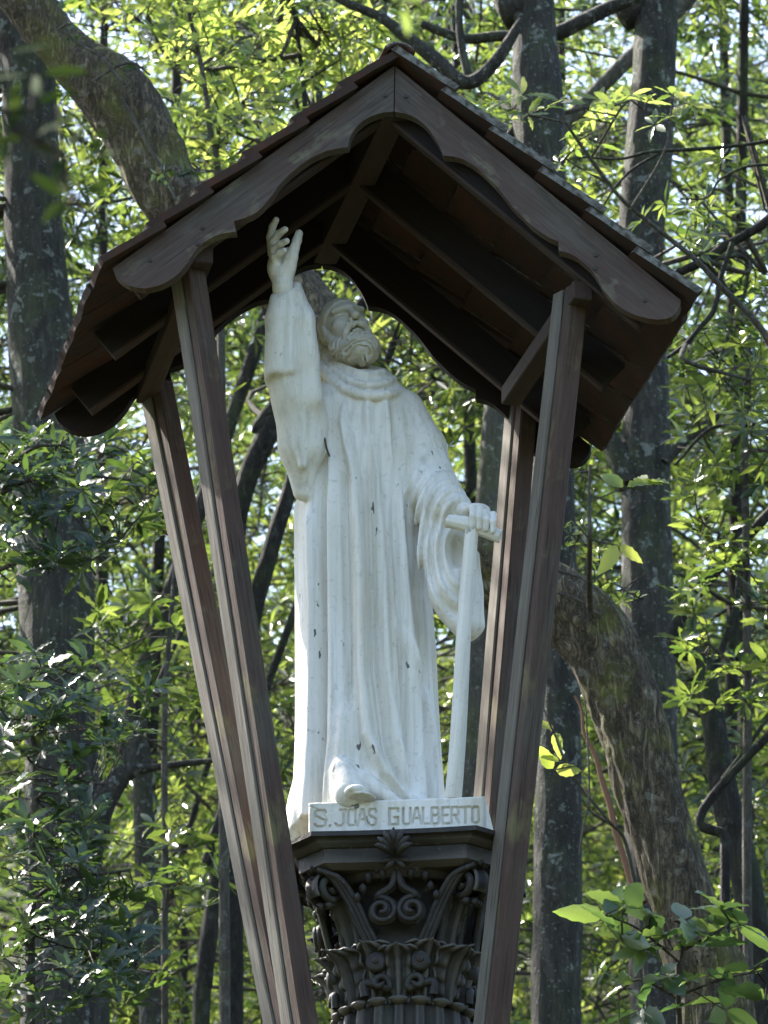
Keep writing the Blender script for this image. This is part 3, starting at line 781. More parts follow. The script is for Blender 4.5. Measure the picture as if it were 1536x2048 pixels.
    for k in range(12):
        for j in range(8): F.append((k*8+j, k*8+(j+1) % 8, (k+1)*8+(j+1) % 8, (k+1)*8+j))
    F.append(tuple(range(7, -1, -1))); F.append(tuple(96+j for j in range(8)))
    o = part('crutch', mesh_np('crutch', V, F, False), MARBLE, root, M); bevel(o, .003, 2)
    p0, p1 = at(893, 1042, -.262), at(1001, 1074, -.255)
    M, ln = frame(p0, p1, (0, 0, 1))
    V, F = [], []
    for k in range(9):
        t = k/8; hh = .0185+.002*math.cos((t-.5)*5); dd = .0175
        bend = -.008*math.sin(t*math.pi)*-1
        for q in range(8):
            an = math.pi/8+q*math.pi/4; V.append((hh*1.06*math.cos(an)+bend, dd*1.06*math.sin(an), t*ln))
    for k in range(8):
        for j in range(8): F.append((k*8+j, k*8+(j+1) % 8, (k+1)*8+(j+1) % 8, (k+1)*8+j))
    F.append(tuple(range(7, -1, -1))); F.append(tuple(64+j for j in range(8)))
    o2 = part('crutch_handle', mesh_np('crutch_handle', V, F, False), MARBLE, o, M); bevel(o2, .003, 2)
    return root
STATUE = build_statue()

# ================================================================== SHELTER
def build_shelter():
    YF = -.50
    root = thing('wooden_shelter', 'weathered red brown wooden canopy with scalloped gable boards and tiled roof', 'shelter', (AX, 0, 4.2))
    # find the back plane: same height as front arch top, seen at (640,528)
    zf = at(787, 224, YF); lo_, hi_ = 0.0, 1.5
    for _ in range(50):
        m = (lo_+hi_)/2
        if at(641, 529, m).z > zf.z: hi_ = m
        else: lo_ = m
    YB = m; dX = at(641, 529, YB).x-zf.x
    SH = Vector((dX, YB-YF, 0)); print('back plane', YB, dX, 'eave tilt', at(226, 536, YF).z-at(1361, 603, YF).z)
    left_low = [(226, 538), (232, 552), (244, 563), (258, 571), (273, 575), (290, 577), (305, 574), (320, 570), (333, 564), (346, 556), (357, 547), (368, 535), (378, 522), (386, 508), (394, 497), (405, 487), (418, 478), (430, 472), (442, 468), (457, 465), (472, 464), (468, 442),
                (480, 439), (491, 435), (504, 430), (515, 423), (526, 413), (536, 401), (546, 388), (555, 374), (568, 359), (583, 345), (600, 331), (620, 317), (636, 309), (652, 302), (674, 297), (696, 294), (699, 276), (706, 262), (714, 252), (725, 242), (740, 233), (757, 227), (772, 224), (787, 223)]
    right_low = [(789, 223), (805, 226), (822, 231), (835, 238), (847, 247), (858, 259), (867, 272), (874, 283), (880, 294), (887, 311), (909, 313), (926, 318), (942, 327), (957, 338), (972, 352), (985, 364), (997, 377), (1010, 394), (1022, 410), (1034, 423), (1047, 435), (1062, 450), (1080, 464), (1098, 475), (1117, 483),
                 (1117, 502), (1130, 504), (1142, 508), (1155, 515), (1167, 525), (1178, 535), (1188, 547), (1197, 561), (1205, 577), (1217, 592), (1230, 606), (1246, 618), (1263, 627), (1280, 633), (1297, 637), (1314, 639), (1330, 638), (1342, 634), (1351, 627), (1358, 617), (1361, 606)]
    L_top = [(789, 131), (226, 536)]; R_top = [(1361, 600), (791, 133)]
    def board(name, poly, Y0, th, mat, shift=Vector((0, 0, 0)), xdir=(1, 0, 0)):
        pts = [at(a, b, Y0)+shift for a, b in poly]
        p0, p1 = pts[0], pts[1] if name else pts[0]
        zdir = Vector(xdir).normalized(); n = Vector((0, 1, 0)); x = n.cross(zdir)
        M = Matrix((x, n, zdir)).transposed().to_4x4(); M.translation = pts[0]; Mi = M.inverted()
        loc = [Mi @ q for q in pts]; n_ = len(loc)
        bm = bmesh.new()
        f = [bm.verts.new((q.x, 0, q.z)) for q in loc]; b = [bm.verts.new((q.x, th, q.z)) for q in loc]
        bm.faces.new(f); bm.faces.new(b[::-1])
        for i in range(n_): bm.faces.new((f[i], b[i], b[(i+1) % n_], f[(i+1) % n_]))
        bmesh.ops.recalc_face_normals(bm, faces=bm.faces); bmesh.ops.triangulate(bm, faces=[q for q in bm.faces if len(q.verts) > 4])
        me = bpy.data.meshes.new(name); bm.to_mesh(me); bm.free()
        return part(name, me, mat, root, M)
    dl = at(226, 536, YF)-at(789, 131, YF); dr = at(1361, 600, YF)-at(791, 133, YF)
    lp = [L_top[0], L_top[1]]+left_low; rp = [(791, 133)]+right_low+[(1361, 600)]
    board('bargeboard', lp, YF, .032, WOOD_BARGE, xdir=dl)
    board('bargeboard', rp, YF, .032, WOOD_BARGE, xdir=dr)
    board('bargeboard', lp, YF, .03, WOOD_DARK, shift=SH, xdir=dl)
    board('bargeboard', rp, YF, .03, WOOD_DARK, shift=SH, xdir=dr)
    # ridge beam
    a = at(787, 226, YF)+Vector((0, .034, .045)); b = a+SH*(1-.035/SH.y)
    M, ln = frame(a, b, (1, 0, 0)); part('ridge_beam', box_mesh('ridge_beam', -.031, .031, -.043, .043, 0, ln-.003), WOOD_EDGE, root, M)
    for bx, by in ((405, 455), (395, 487), (1192, 509), (1190, 536), (300, 520), (770, 190), (812, 192), (1290, 600)):
        q = at(bx, by, YF-.004); V, F = tube_arrays(np.array([q, q+Vector((0, .012, 0))]), .0052, 8)
        F = [F, np.array([[0, 1, 2, 3, 4, 5, 6, 7]])]; part('bolt', mesh_np('bolt', V, F, False), IRON, root)
    # rafters: planks on edge under the tiles
    rid = at(790, 140, YF)
    def slope_pt(side, s, yfrac, drop):
        top = at(789, 131, YF) if side < 0 else at(791, 133, YF)
        d = dl if side < 0 else dr
        nrm = Vector((d.z, 0, -d.x)).normalized()
        if nrm.z > 0: nrm = -nrm                       # points down, into the roof
        return top+d*s+SH*yfrac+nrm*drop
    for side in (-1, 1):
        for yf in (.075, .485, .875):
            p0 = slope_pt(side, .075, yf, .046); p1 = slope_pt(side, .965, yf, .046)
            M, ln = frame(p0, p1, (0, 1, 0))
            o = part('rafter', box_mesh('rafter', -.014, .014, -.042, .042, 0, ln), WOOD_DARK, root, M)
            q0 = slope_pt(side, .075, yf, .0925); q1 = slope_pt(side, .965, yf, .0925)
            M, ln = frame(q0, q1, (0, 1, 0))
            part('edge_strip', box_mesh('edge_strip', -.015, .015, -.004, .004, 0, ln), WOOD_EDGE, o, M)
    # tiles
    def tile_mesh(name, wd, L, seed):
        r = random.Random(seed); V, F = [], []; nu, nv = 7, 4; th = .020
        for lay in (0, 1):
            for j in range(nv+1):
                t = j/nv
                for i in range(nu+1):
                    u = i/nu-.5; roll = .0012*math.cos(u*2*math.pi)
                    V.append((u*wd+r.uniform(-.001, .001), roll+(-th if lay else 0)+r.uniform(-.001, .001), t*L+(r.uniform(-.003, .003) if j in (0, nv) else 0)))
        n = (nu+1)*(nv+1)
        for j in range(nv):
            for i in range(nu):
                a = j*(nu+1)+i; F.append((a, a+nu+1, a+nu+2, a+1)); F.append((n+a, n+a+1, n+a+nu+2, n+a+nu+1))
        for i in range(nu):
            F.append((i, i+1, n+i+1, n+i)); a = nv*(nu+1)+i; F.append((a, n+a, n+a+1, a+1))
        for j in range(nv):
            a = j*(nu+1); F.append((a, n+a, n+a+nu+1, a+nu+1)); a = j*(nu+1)+nu; F.append((a, a+nu+1, n+a+nu+1, n+a))
        return mesh_np(name, V, F, False)
    ncol, nrow = 6, 6
    for side in (-1, 1):
        e0 = at(797, 104, YF-.02) if side < 0 else at(797, 104, YF-.02); e1 = at(220, 524, YF-.02) if side < 0 else at(1378, 589, YF-.02)
        d = e1-e0; dn = d.normalized(); nrm = Vector((-d.z, 0, d.x)).normalized()
        if nrm.z < 0: nrm = -nrm
        L = d.length/nrow; cw = (SH.length+.075)/ncol
        tdir = SH.normalized(); zax = (dn*1.0+nrm*.115).normalized(); xax = (tdir-zax*tdir.dot(zax)).normalized()
        flip = zax.cross(xax).dot(nrm) < 0
        k_ = tdir.dot(zax)/tdir.dot(xax)*(-1 if flip else 1); cwx = (cw-.004)*tdir.dot(xax)
        ms = [tile_mesh('roof_tile', cwx, L+.035, 10*k+(side > 0)) for k in range(4)]
        for me in ms:
            co = np.zeros(len(me.vertices)*3, np.float32); me.vertices.foreach_get('co', co); co = co.reshape(-1, 3)
            co[:, 2] += co[:, 0]*k_; me.vertices.foreach_set('co', co.ravel()); me.update()
        for c in range(ncol):
            for rw in range(nrow):
                tdir = SH.normalized()
                p = e0+dn*(L*rw-.0)+tdir*(cw*(c+.5)-.02)
                zax = (dn*1.0+nrm*.115).normalized()            # lower end lifted over the next course
                xax = (tdir-zax*tdir.dot(zax)).normalized(); yax = zax.cross(xax)
                if yax.dot(nrm) < 0: xax = -xax; yax = -yax
                jx = Matrix.Rotation(random.uniform(-.005, .005), 4, 'Y') @ Matrix.Rotation(random.uniform(-.008, .004), 4, 'X')
                M = Matrix((xax, yax, zax)).transposed().to_4x4() @ jx
                M.translation = p+nrm*(.004+random.uniform(-.0015, .002))-dn*(.012+random.uniform(-.004, .004))
                o = part('roof_tile', ms[random.randrange(4)], TILE, root, M)
    # ridge capping
    for k in range(5):
        a = at(797, 92, YF-.025)+SH*(k/5-.015); V, F = [], []; M, ln = frame(a, a+SH*.225, (1, 0, 0))
        for lay in (0, 1):
            for j in range(2):
                for i in range(9):
                    q = math.pi*i/8; r0 = (.040 if j else .035)-(.012 if lay else 0)
                    V.append((r0*math.cos(q)*1.2, -r0*math.sin(q)*.8+.022, j*ln))
        for i in range(8):
            F.append((i, i+1, 10+i, 9+i)); F.append((18+i, 27+i, 28+i, 19+i)); F.append((i, 18+i, 19+i, i+1)); F.append((9+i, 10+i, 28+i, 27+i))
        F += [(0, 9, 27, 18), (8, 26, 35, 17)]
        part('ridge_tile', mesh_np('ridge_tile', V, F), TILE, root, M)
    # wall plates carried by the posts
    for (fa, fb), sx in ((((407, 506), (303, 762)), -1), (((1166, 580), (1036, 772)), 1)):
        p0 = at(fa[0], fa[1], -.452); lo_, hi_ = -.3, 1.0
        for _ in range(40):
            m = (lo_+hi_)/2
            if at(fb[0], fb[1], m).z > p0.z: hi_ = m
            else: lo_ = m
        p1 = at(fb[0], fb[1], m); p1 = p1+(p1-p0)*.12
        M, ln = frame(p0, p1, (1, 0, 0)); o = part('wall_plate', box_mesh('wall_plate', -.026, .026, -.026, .026, 0, ln), WOOD_EDGE, root, M); bevel(o, .003, 1)
    # posts: each a red front plank and a grey side plank with a groove between
    def post(top, bot, Yt, Yb, wf, tw, ext):
        a, b = at(*top, Yt), at(*bot, Yb); b2 = b+(b-a).normalized()*ext; a2 = a+(a-b).normalized()*.03
        side = Vector((math.cos(tw), math.sin(tw), 0))
        M, ln = frame(b2, a2, side)
        n = 10
        o = part('post', box_mesh('post', -wf/2, wf/2, -.034, .004, 0, ln, n, .0012, int(top[0])), WOOD_RED, root, M); bevel(o, .004, 1)
        # local Y = z x x : points to the back
        o2 = part('side_plank', box_mesh('side_plank', -wf/2-.003, wf/2-.010, .010, .060, 0, ln-.004, n, .0012, int(top[0])+1), WOOD_GREY, o, M); bevel(o2, .004, 1)
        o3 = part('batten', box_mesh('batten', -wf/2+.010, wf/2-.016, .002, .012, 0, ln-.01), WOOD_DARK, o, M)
        return o
    post((381, 545), (606, 2048), -.385, -.235, .052, R(36), 1.9)
    post((1146, 600), (989, 2048), -.385, -.235, .052, R(36), 1.9)
    post((322, 790), (570, 2048), .36, .20, .052, R(36), 1.9)
    post((1049, 800), (950, 2048), .36, .20, .050, R(36), 1.9)
    # iron collar that ties the feet of the posts to the shaft (below the picture)
    V, F = [], []; zc = 4.22
    for r_, z in ((.20, zc), (.245, zc), (.245, zc+.09), (.20, zc+.09)):
        for j in range(32): q = j*math.pi/16; V.append((AX+r_*math.cos(q), r_*math.sin(q), z))
    for k in range(4):
        for j in range(32): F.append((k*32+j, k*32+(j+1) % 32, ((k+1) % 4)*32+(j+1) % 32, ((k+1) % 4)*32+j))
    part('collar', mesh_np('collar', V, F, False), IRON, root)
    return root
SHELTER = build_shelter()

# ================================================================== LEAVES
def leaf_template(kind):
    if kind == 'far':
        return np.array([(0, 0, 0), (.42, .125, .035), (.42, -.125, .035), (1, 0, -.12)], float), [np.array([[0, 3, 1], [0, 2, 3]])]
    st = {'wavy': [(.10, .05), (.24, .095), (.38, .125), (.52, .135), (.66, .12), (.80, .085), (.91, .045)], 'broad': [(.05, .09), (.14, .17), (.26, .215), (.38, .225), (.5, .21), (.62, .185), (.74, .145), (.85, .09), (.94, .035)], 'ivy': [(.06, .30), (.25, .40), (.5, .26), (.75, .14), (.9, .07)]}[kind]
    V = [(0, 0, 0)]
    for i, (x, h) in enumerate(st):
        wv = .020*(1 if i % 2 else -1); h = h*(1.06 if i % 2 else .94)
        V += [(x, h, .30*h+wv-.14*x*x), (x, 0, -.14*x*x), (x, -h, .30*h-wv-.14*x*x)]
    V.append((1, 0, -.15)); n = len(st); T, Qd = [(0, 2, 1), (0, 3, 2)], []
    for i in range(n-1):
        a = 1+3*i; Qd += [(a, a+1, a+4, a+3), (a+1, a+2, a+5, a+4)]
    a = 1+3*(n-1); e = 1+3*n; T += [(a, a+1, e), (a+1, a+2, e)]
    return np.array(V, float), [np.array(T), np.array(Qd)]
TPL = {k: leaf_template(k) for k in ('far', 'wavy', 'broad', 'ivy')}
def unit(v): return v/(np.linalg.norm(v, axis=-1, keepdims=True)+1e-9)
def rosettes(C, A, n=(6, 9), size=(.08, .12), open_=(55, 88), droop=.12):
    """leaf frames for rosettes of leaves at points C with axes A -> (base, dir, normal, length)"""
    C = np.asarray(C, float); A = unit(np.asarray(A, float)); cnt = rng.integers(n[0], n[1]+1, len(C))
    c = np.repeat(C, cnt, 0); a = np.repeat(A, cnt, 0); N = len(c)
    first = np.concatenate([[0], np.cumsum(cnt)[:-1]]); k = np.arange(N)-np.repeat(first, cnt)
    al = k*2.4+np.repeat(rng.uniform(0, 6.28, len(C)), cnt)+rng.normal(0, .2, N)
    ph = np.radians(rng.uniform(open_[0], open_[1], N))
    e1 = unit(np.cross(a, np.array([.3, .2, .93])+rng.normal(0, .05, (N, 3)))); e2 = np.cross(a, e1)
    d = a*np.cos(ph)[:, None]+(e1*np.cos(al)[:, None]+e2*np.sin(al)[:, None])*np.sin(ph)[:, None]
    d[:, 2] -= droop; d = unit(d)
    nr = unit(a-d*(a*d).sum(1, keepdims=True)); wv = np.cross(nr, d); ro = rng.normal(0, .45, N)[:, None]
    nr = unit(nr*np.cos(ro)+wv*np.sin(ro))
    ln = rng.uniform(size[0], size[1], N)
    return c+d*.006, d, nr, ln
def leaf_arrays(fr, kind):
    b, d, nr, ln = fr; T, F = TPL[kind]; wv = np.cross(nr, d)
    V = b[:, None]+ln[:, None, None]*(T[None, :, 0, None]*d[:, None]+T[None, :, 1, None]*wv[:, None]+T[None, :, 2, None]*nr[:, None])
    o = (np.arange(len(b))*len(T))[:, None, None]
    return V.reshape(-1, 3), [(f[None]+o).reshape(-1, f.shape[1]) for f in F]
def leaf_mesh(name, fr, kind):
    V, F = leaf_arrays(fr, kind); me = mesh_np(name, V, F, True)
    N = len(fr[0]); tone = rng.random(N)
    per = [len(f)//N for f in F]
    at_ = me.attributes.new('leaf_tone', 'FLOAT', 'FACE'); at_.data.foreach_set('value', np.concatenate([np.repeat(tone, p) for p in per]).astype(np.float32))
    return me
LEAFMESH = {}
def single_leaf(kind):
    if kind not in LEAFMESH:
        V, F = TPL[kind]; LEAFMESH[kind] = [mesh_np('leaf', V*np.array([1, s, q]), F, True) for s, q in ((1, 1), (.85, 1.3), (1.12, .6))]
    return LEAFMESH[kind]
def take(fr, m): return tuple(x[m] for x in fr)
def in_frame(Pn, mg=30):
    d = np.asarray(Pn)-np.array(CAM); z = d@np.array(FW); x = d@np.array(RT)/z*FPX+768; y = -(d@np.array(UP))/z*FPX+1024
    return (x > -mg) & (x < 1536+mg) & (y > -mg) & (y < 2048+mg), z
def put_leaves(root, fr, kind, mat, most=250):
    """the largest leaves in view one by one, the rest as one mass"""
    inside, z = in_frame(fr[0]); sc_ = np.where(inside, fr[3]/z, 0); od = np.argsort(-sc_); one = od[:most]; one = one[sc_[one] > 0]
    ms = [m.copy() for m in single_leaf(kind)]
    for m in ms: m.materials.append(mat)
    for i in one:
        d, nr = Vector(fr[1][i]), Vector(fr[2][i]); wv = nr.cross(d)
        M = Matrix((d, wv, nr)).transposed().to_4x4() @ Matrix.Scale(float(fr[3][i]), 4); M.translation = Vector(fr[0][i])
        part('leaf', ms[random.randrange(len(ms))], mat, root, M)
    rest = np.setdiff1d(np.arange(len(fr[0])), one)
    if len(rest): tag(part('foliage', leaf_mesh('foliage', take(fr, rest), kind), mat, root), kind='stuff')

def twigs_to(C, roots, r=.0035, sag=.05):
    """thin twigs from the nearest root point to every rosette"""
    roots = np.asarray(roots, float); parts = []
    for c in np.asarray(C, float):
        q = roots[np.argmin(((roots-c)**2).sum(1))]
        m = (c+q)/2+rng.normal(0, .03, 3)+np.array([0, 0, -sag*np.linalg.norm(c-q)])
        parts.append(tube_arrays(np.array([q, m, c]), [r*1.5, r*1.2, r*.7], 3))
    return parts

# ================================================================== TREES
def px_path(pts, Y):
    """[(px, py, half width px)] with one depth or a list -> points, radii"""
    Ys = np.broadcast_to(np.asarray(Y, float), (len(pts),)); P_, r = [], []
    for (a, b, h), y in zip(pts, Ys):
        q = at(a, b, y); P_.append(np.array(q)); r.append(h/pxm(q))
    return P_, r
def rooted(P_, r, flare=1.25):
    """continue a trunk down to the ground"""
    P_, r = list(P_), list(r); q = P_[-1]; d = (P_[-1]-P_[-2]); d = d/abs(d[2]) if abs(d[2]) > 1e-6 else np.array([0, 0, -1.])
    g = float(ground_z(q[0], q[1])); n = 3
    for k in range(1, n+1):
        t = k/n; z = q[2]+(g-.15-q[2])*t
        P_.append(np.array([q[0]+d[0]*(q[2]-z)*.35, q[1]+d[1]*(q[2]-z)*.35, z])); r.append(r[-1]*(1+.06*k) if k < n else r[-1]*flare)
    return P_, r
def smooth_path(P_, r, n=8):
    Q = catmull([np.append(p, q) for p, q in zip(P_, r)], n); return Q[:, :3], Q[:, 3]
def trunk_part(name, P_, r, bark, parent, seg=26, rough=.10, n=10, seed=0, freq=(16, 16, 5)):
    p, q = smooth_path(P_, r, n); V, F = tube_arrays(p, q, seg, rough, freq, seed); return part(name, mesh_np(name, V, [F]), bark, parent)
def crown(root, clumps, hubs, mat, n_ros=14, kind='far', size=(.08, .125), spread=(.5, .5, .32), twig=True, name='crown', leaves=(6, 9)):
    """clumps: (n,3) centres; hubs: points on trunk or limbs that the branches leave from"""
    clumps = np.asarray(clumps, float); hubs = np.asarray(hubs, float); C, A, tw = [], [], []
    for c in clumps:
        k = max(3, int(n_ros*rng.uniform(.6, 1.4))); o = rng.normal(0, 1, (k, 3)); o = unit(o)*rng.uniform(.25, 1, (k, 1))**.6*np.array(spread)*rng.uniform(.7, 1.2)
        C.append(c+o); A.append(unit(o*np.array([1, 1, .6]))*.9+np.array([0, 0, .8]))
        if twig:
            h = hubs[np.argmin(((hubs-c)**2).sum(1)+rng.uniform(0, .5, len(hubs)))]; m = (h+c)/2+rng.normal(0, .12, 3)
            tw.append(tube_arrays(catmull([h, m, c], 4), np.linspace(.013, .005, 9), 4)); tw += twigs_to(c+o, np.array([c, (c+m)/2]), .0024)
    C = np.concatenate(C); A = np.concatenate(A)
    part(name, leaf_mesh(name, rosettes(C, A, leaves, size), kind), mat, root)
    if tw:
        V, F = join(tw); tag(part('twigs', mesh_np('twigs', V, F), TWIG, root), kind='stuff')
def ball(c, r, n, flat=1.0):
    o = unit(rng.normal(0, 1, (n, 3)))*(rng.uniform(.12, 1, (n, 1))**.5)*np.array([r, r, r*flat]); return np.asarray(c, float)+o
def tree(name, label, pts, Y, bark, up=None, group=None, cat='tree', seed=0, rough=.10, limbs=(), crown_at=None, mat=None, n_ros=14, seg=26, freq=(16, 16, 5), **kw):
    """pts run from top to bottom in the photograph"""
    P_, r = px_path(pts, Y)
    if up is not None:
        P_ = [np.asarray(u[:3], float) for u in up][::-1]+P_; r = [u[3] for u in up][::-1]+r
    P_, r = rooted(P_, r); b = P_[-1]
    root = thing(name, label, cat, (b[0], b[1], float(ground_z(b[0], b[1]))), group)
    trunk_part('trunk', P_, r, bark, root, seg, rough, n=14 if seg > 50 else 10, seed=seed, freq=freq)
    hubs = [p for p in P_[:max(2, len(P_)-3)]]
    for lp, lY in limbs:
        Q, q = px_path(lp, lY); trunk_part('limb', Q, q, bark, root, 12, .10, seed=seed+9); hubs += Q
    if crown_at is not None: crown(root, crown_at, hubs, mat or LEAF_A, n_ros, **kw)
    return root

# the great trees whose trunks stand in the photograph
T1 = tree('evergreen_tree', 'massive grey trunk with white lichen spots rising at the left of the shelter', [(52, -60, 58), (58, 150, 57), (66, 400, 58), (74, 560, 62), (92, 800, 72), (104, 1000, 78), (112, 1200, 76), (118, 1400, 72), (124, 1600, 76), (128, 1850, 84), (130, 2080, 90)], 6.6, BARK_LICHEN,
          up=[(-1.75, 6.6, 15.0, .12), (-1.9, 6.5, 17.0, .09), (-2.2, 6.4, 19, .05)], seed=3, rough=.07,
          limbs=[([(150, 1800, 30), (178, 1700, 30), (196, 1630, 28), (222, 1580, 24), (252, 1546, 20), (300, 1536, 9), (360, 1528, 7), (440, 1520, 5)], 6.5), ([(250, 1548, 16), (262, 1500, 14), (285, 1455, 8), (310, 1380, 5), (350, 1290, 5), (380, 1230, 4)], 6.5),
                 ([(150, 1000, 10), (200, 930, 7), (240, 900, 5)], 6.2)],
          crown_at=np.concatenate([ball((-3.6, 5.6, 13.6), 2.3, 46, .7), ball((-2.9, 4.6, 15.4), 1.8, 34, .7), ball((-4.6, 6.8, 11.4), 1.6, 24)]), mat=LEAF_C, n_ros=8)  # unseen crown clumps, placed to screen sun from behind left
T2 = tree('arching_tree', 'thick mossy furrowed trunk that arches behind the statue from bottom right to top left',
          [(20, -60, 58), (60, 10, 52), (100, 65, 50), (148, 118, 54), (222, 180, 72), (264, 236, 73), (298, 300, 70), (335, 384, 66), (420, 470, 62), (540, 545, 60), (630, 640, 60), (672, 750, 62), (712, 870, 66), (775, 980, 70), (870, 1078, 74), (985, 1140, 74), (1105, 1200, 72), (1186, 1268, 74), (1236, 1366, 74), (1268, 1460, 70), (1294, 1566, 66), (1330, 1690, 66), (1366, 1800, 67), (1408, 1950, 70), (1440, 2080, 72)],
          [3.3]*11+[3.2, 3.1]+[3.0]*12, BARK_MOSS,
          up=[(-1.75, 3.4, 11.3, .09), (-2.4, 3.5, 11.9, .07), (-3.0, 3.5, 12.6, .04)], seed=21, rough=.12, seg=72, freq=(38, 38, 9),
          crown_at=np.concatenate([ball((-2.9, 3.6, 12.9), 1.5, 22, .75), ball((-3.7, 2.8, 12.4), 1.3, 15, .8)]), mat=LEAF_A, n_ros=9)  # crown out of view, put towards the sun to shade the statue
Q, q = px_path([(1150, 1392, 3), (1163, 1420, 3.5), (1168, 1465, 4), (1190, 1510, 5), (1204, 1560, 5.5), (1220, 1610, 6), (1230, 1660, 6), (1246, 1710, 6), (1262, 1760, 7), (1287, 1806, 8)], 2.92)
trunk_part('aerial_root', Q, q, VINE, T2, 8, .2, 5)
for k, pl in enumerate(([(128, 62, 3), (160, 90, 3), (200, 112, 4), (232, 150, 4), (250, 168, 3)], [(190, 160, 3), (240, 130, 3), (270, 128, 3), (300, 150, 2)], [(240, 190, 3), (285, 270, 3), (330, 350, 3), (352, 400, 2)],
                        [(1080, 1128, 4), (1120, 1142, 4), (1170, 1160, 3), (1215, 1200, 3), (1240, 1240, 3), (1262, 1290, 2)], [(1090, 1180, 3), (1150, 1196, 3), (1200, 1230, 2)], [(615, 560, 3), (640, 590, 3), (648, 640, 3)])):
    Q, q = px_path(pl, 3.08-.26); trunk_part('ivy_stem', Q, q, TWIG, T2, 6, .1, 5)
T3 = tree('lichened_tree', 'straight dark trunk with pale lichen plates to the right of the roof', [(1322, -60, 42), (1316, 0, 43), (1306, 170, 45), (1296, 330, 49), (1282, 480, 46), (1284, 640, 46), (1292, 780, 46), (1292, 900, 50), (1292, 1015, 50), (1296, 1180, 50), (1296, 1290, 52), (1298, 1400, 54), (1304, 1600, 56), (1316, 1900, 58), (1322, 2080, 60)], 7.0, BARK_LICHEN,
          up=[(2.5, 7.0, 15.2, .10), (2.7, 7.1, 17.4, .07), (2.9, 7.2, 19.0, .04)], seed=33, rough=.07,
          limbs=[([(1262, 970, 26), (1238, 915, 22), (1216, 870, 18), (1190, 800, 13), (1160, 700, 9)], 6.95), ([(1330, 925, 10), (1362, 890, 9), (1400, 858, 8), (1440, 830, 7), (1500, 800, 6)], 6.9), ([(1275, -8, 13), (1215, 18, 14), (1165, 42, 15), (1110, 68, 15), (1050, 76, 13), (1000, 72, 11), (940, 78, 10), (900, 70, 9), (845, 48, 8)], 6.6)],
          crown_at=ball((2.6, 7.2, 17.2), 2.0, 22, .7), mat=LEAF_A)
T4 = tree('tall_tree', 'tall dark trunk behind the right roof slope with a swollen knot below its fork', [(1066, -60, 38), (1069, 0, 38), (1071, 100, 42), (1076, 200, 49), (1080, 290, 47), (1090, 500, 44), (1100, 800, 44), (1110, 1100, 45), (1118, 1400, 45), (1117, 1600, 46), (1114, 1866, 48), (1112, 2080, 50)], 6.0, BARK_LICHEN,
          up=[(1.1, 6.0, 14.4, .085), (1.0, 6.0, 16.6, .06), (.8, 6.1, 18, .03)], seed=41, rough=.09,
          limbs=[([(1045, 40, 9), (985, 130, 14), (930, 165, 15), (870, 118, 15), (815, 75, 13), (760, 34, 11), (690, 4, 9), (640, -30, 8)], 5.6), ([(940, 170, 9), (925, 100, 9), (918, 40, 8), (920, -20, 8)], 5.9)],
          crown_at=ball((.7, 6.2, 17.0), 1.8, 16, .7), mat=LEAF_A)
T5 = tree('slender_tree', 'pale slender trunk seen between the statue and the right posts', [(1012, 380, 16), (1005, 560, 18), (992, 760, 21), (985, 860, 22), (975, 980, 22), (968, 1100, 25), (955, 1300, 30), (948, 1450, 33), (942, 1600, 34), (936, 1850, 36), (930, 2080, 38)], 8.0, BARK_PALE, up=[(1.4, 8.0, 14.6, .028), (1.5, 8.0, 16, .02)], seed=55, rough=.07, crown_at=ball((1.5, 8.2, 15.8), 1.1, 14), mat=LEAF_B)
T6 = tree('slender_tree', 'straight mottled trunk low down between the big left trunk and the left posts', [(276, 1380, 16), (282, 1500, 19), (287, 1600, 20), (290, 1750, 21), (297, 1850, 22), (302, 1960, 24), (304, 2080, 25)], 9.5, BARK_LICHEN, up=[(-1.35, 9.5, 13.6, .03), (-1.4, 9.5, 15.4, .02)], seed=61, rough=.07, crown_at=ball((-1.5, 9.6, 13.9), 1.3, 22), mat=LEAF_A)
T8 = tree('slender_tree', 'thin dark trunk leaning slightly beside the foot of the left posts', [(452, 1600, 9), (440, 1700, 13), (430, 1780, 15), (418, 1870, 17), (408, 1960, 17), (400, 2080, 17)], 9.0, BARK_DARK, up=[(-.62, 9.0, 13.2, .015)], seed=67, crown_at=ball((-.6, 9.2, 12.8), .9, 10), mat=LEAF_B)
T9 = tree('slender_tree', 'very thin upright stem between the two lower left trunks', [(366, 1700, 7), (367, 1850, 9), (368, 1960, 9), (368, 2080, 9)], 13.0, BARK_DARK, up=[(-1.0, 13, 16.5, .012)], seed=70, crown_at=ball((-1.0, 13.2, 16.2), .9, 8), mat=LEAF_A)
T10 = tree('curved_tree', 'dark bare curving trunk in the lower right corner', [(1400, 1180, 12), (1412, 1330, 20), (1426, 1440, 25), (1452, 1600, 30), (1488, 1740, 32), (1515, 1920, 34), (1530, 2080, 36)], 5.6, BARK_DARK, up=[(2.05, 5.6, 11.2, .012)], seed=77, rough=.08,
           limbs=[([(1420, 1400, 9), (1440, 1310, 8), (1470, 1220, 6), (1480, 1120, 4)], 5.6), ([(1445, 1560, 6), (1490, 1500, 5), (1540, 1430, 4)], 5.4)], crown_at=ball((2.6, 6.0, 11.0), .7, 9), mat=LEAF_A)
T11 = tree('slender_tree', 'straight black stem beside the lower end of the arching trunk', [(1452, 1560, 9), (1451, 1680, 11), (1450, 1800, 11), (1449, 1950, 12), (1449, 2080, 12)], 4.8, BARK_DARK, up=[(1.95, 4.8, 9.8, .01)], seed=79)
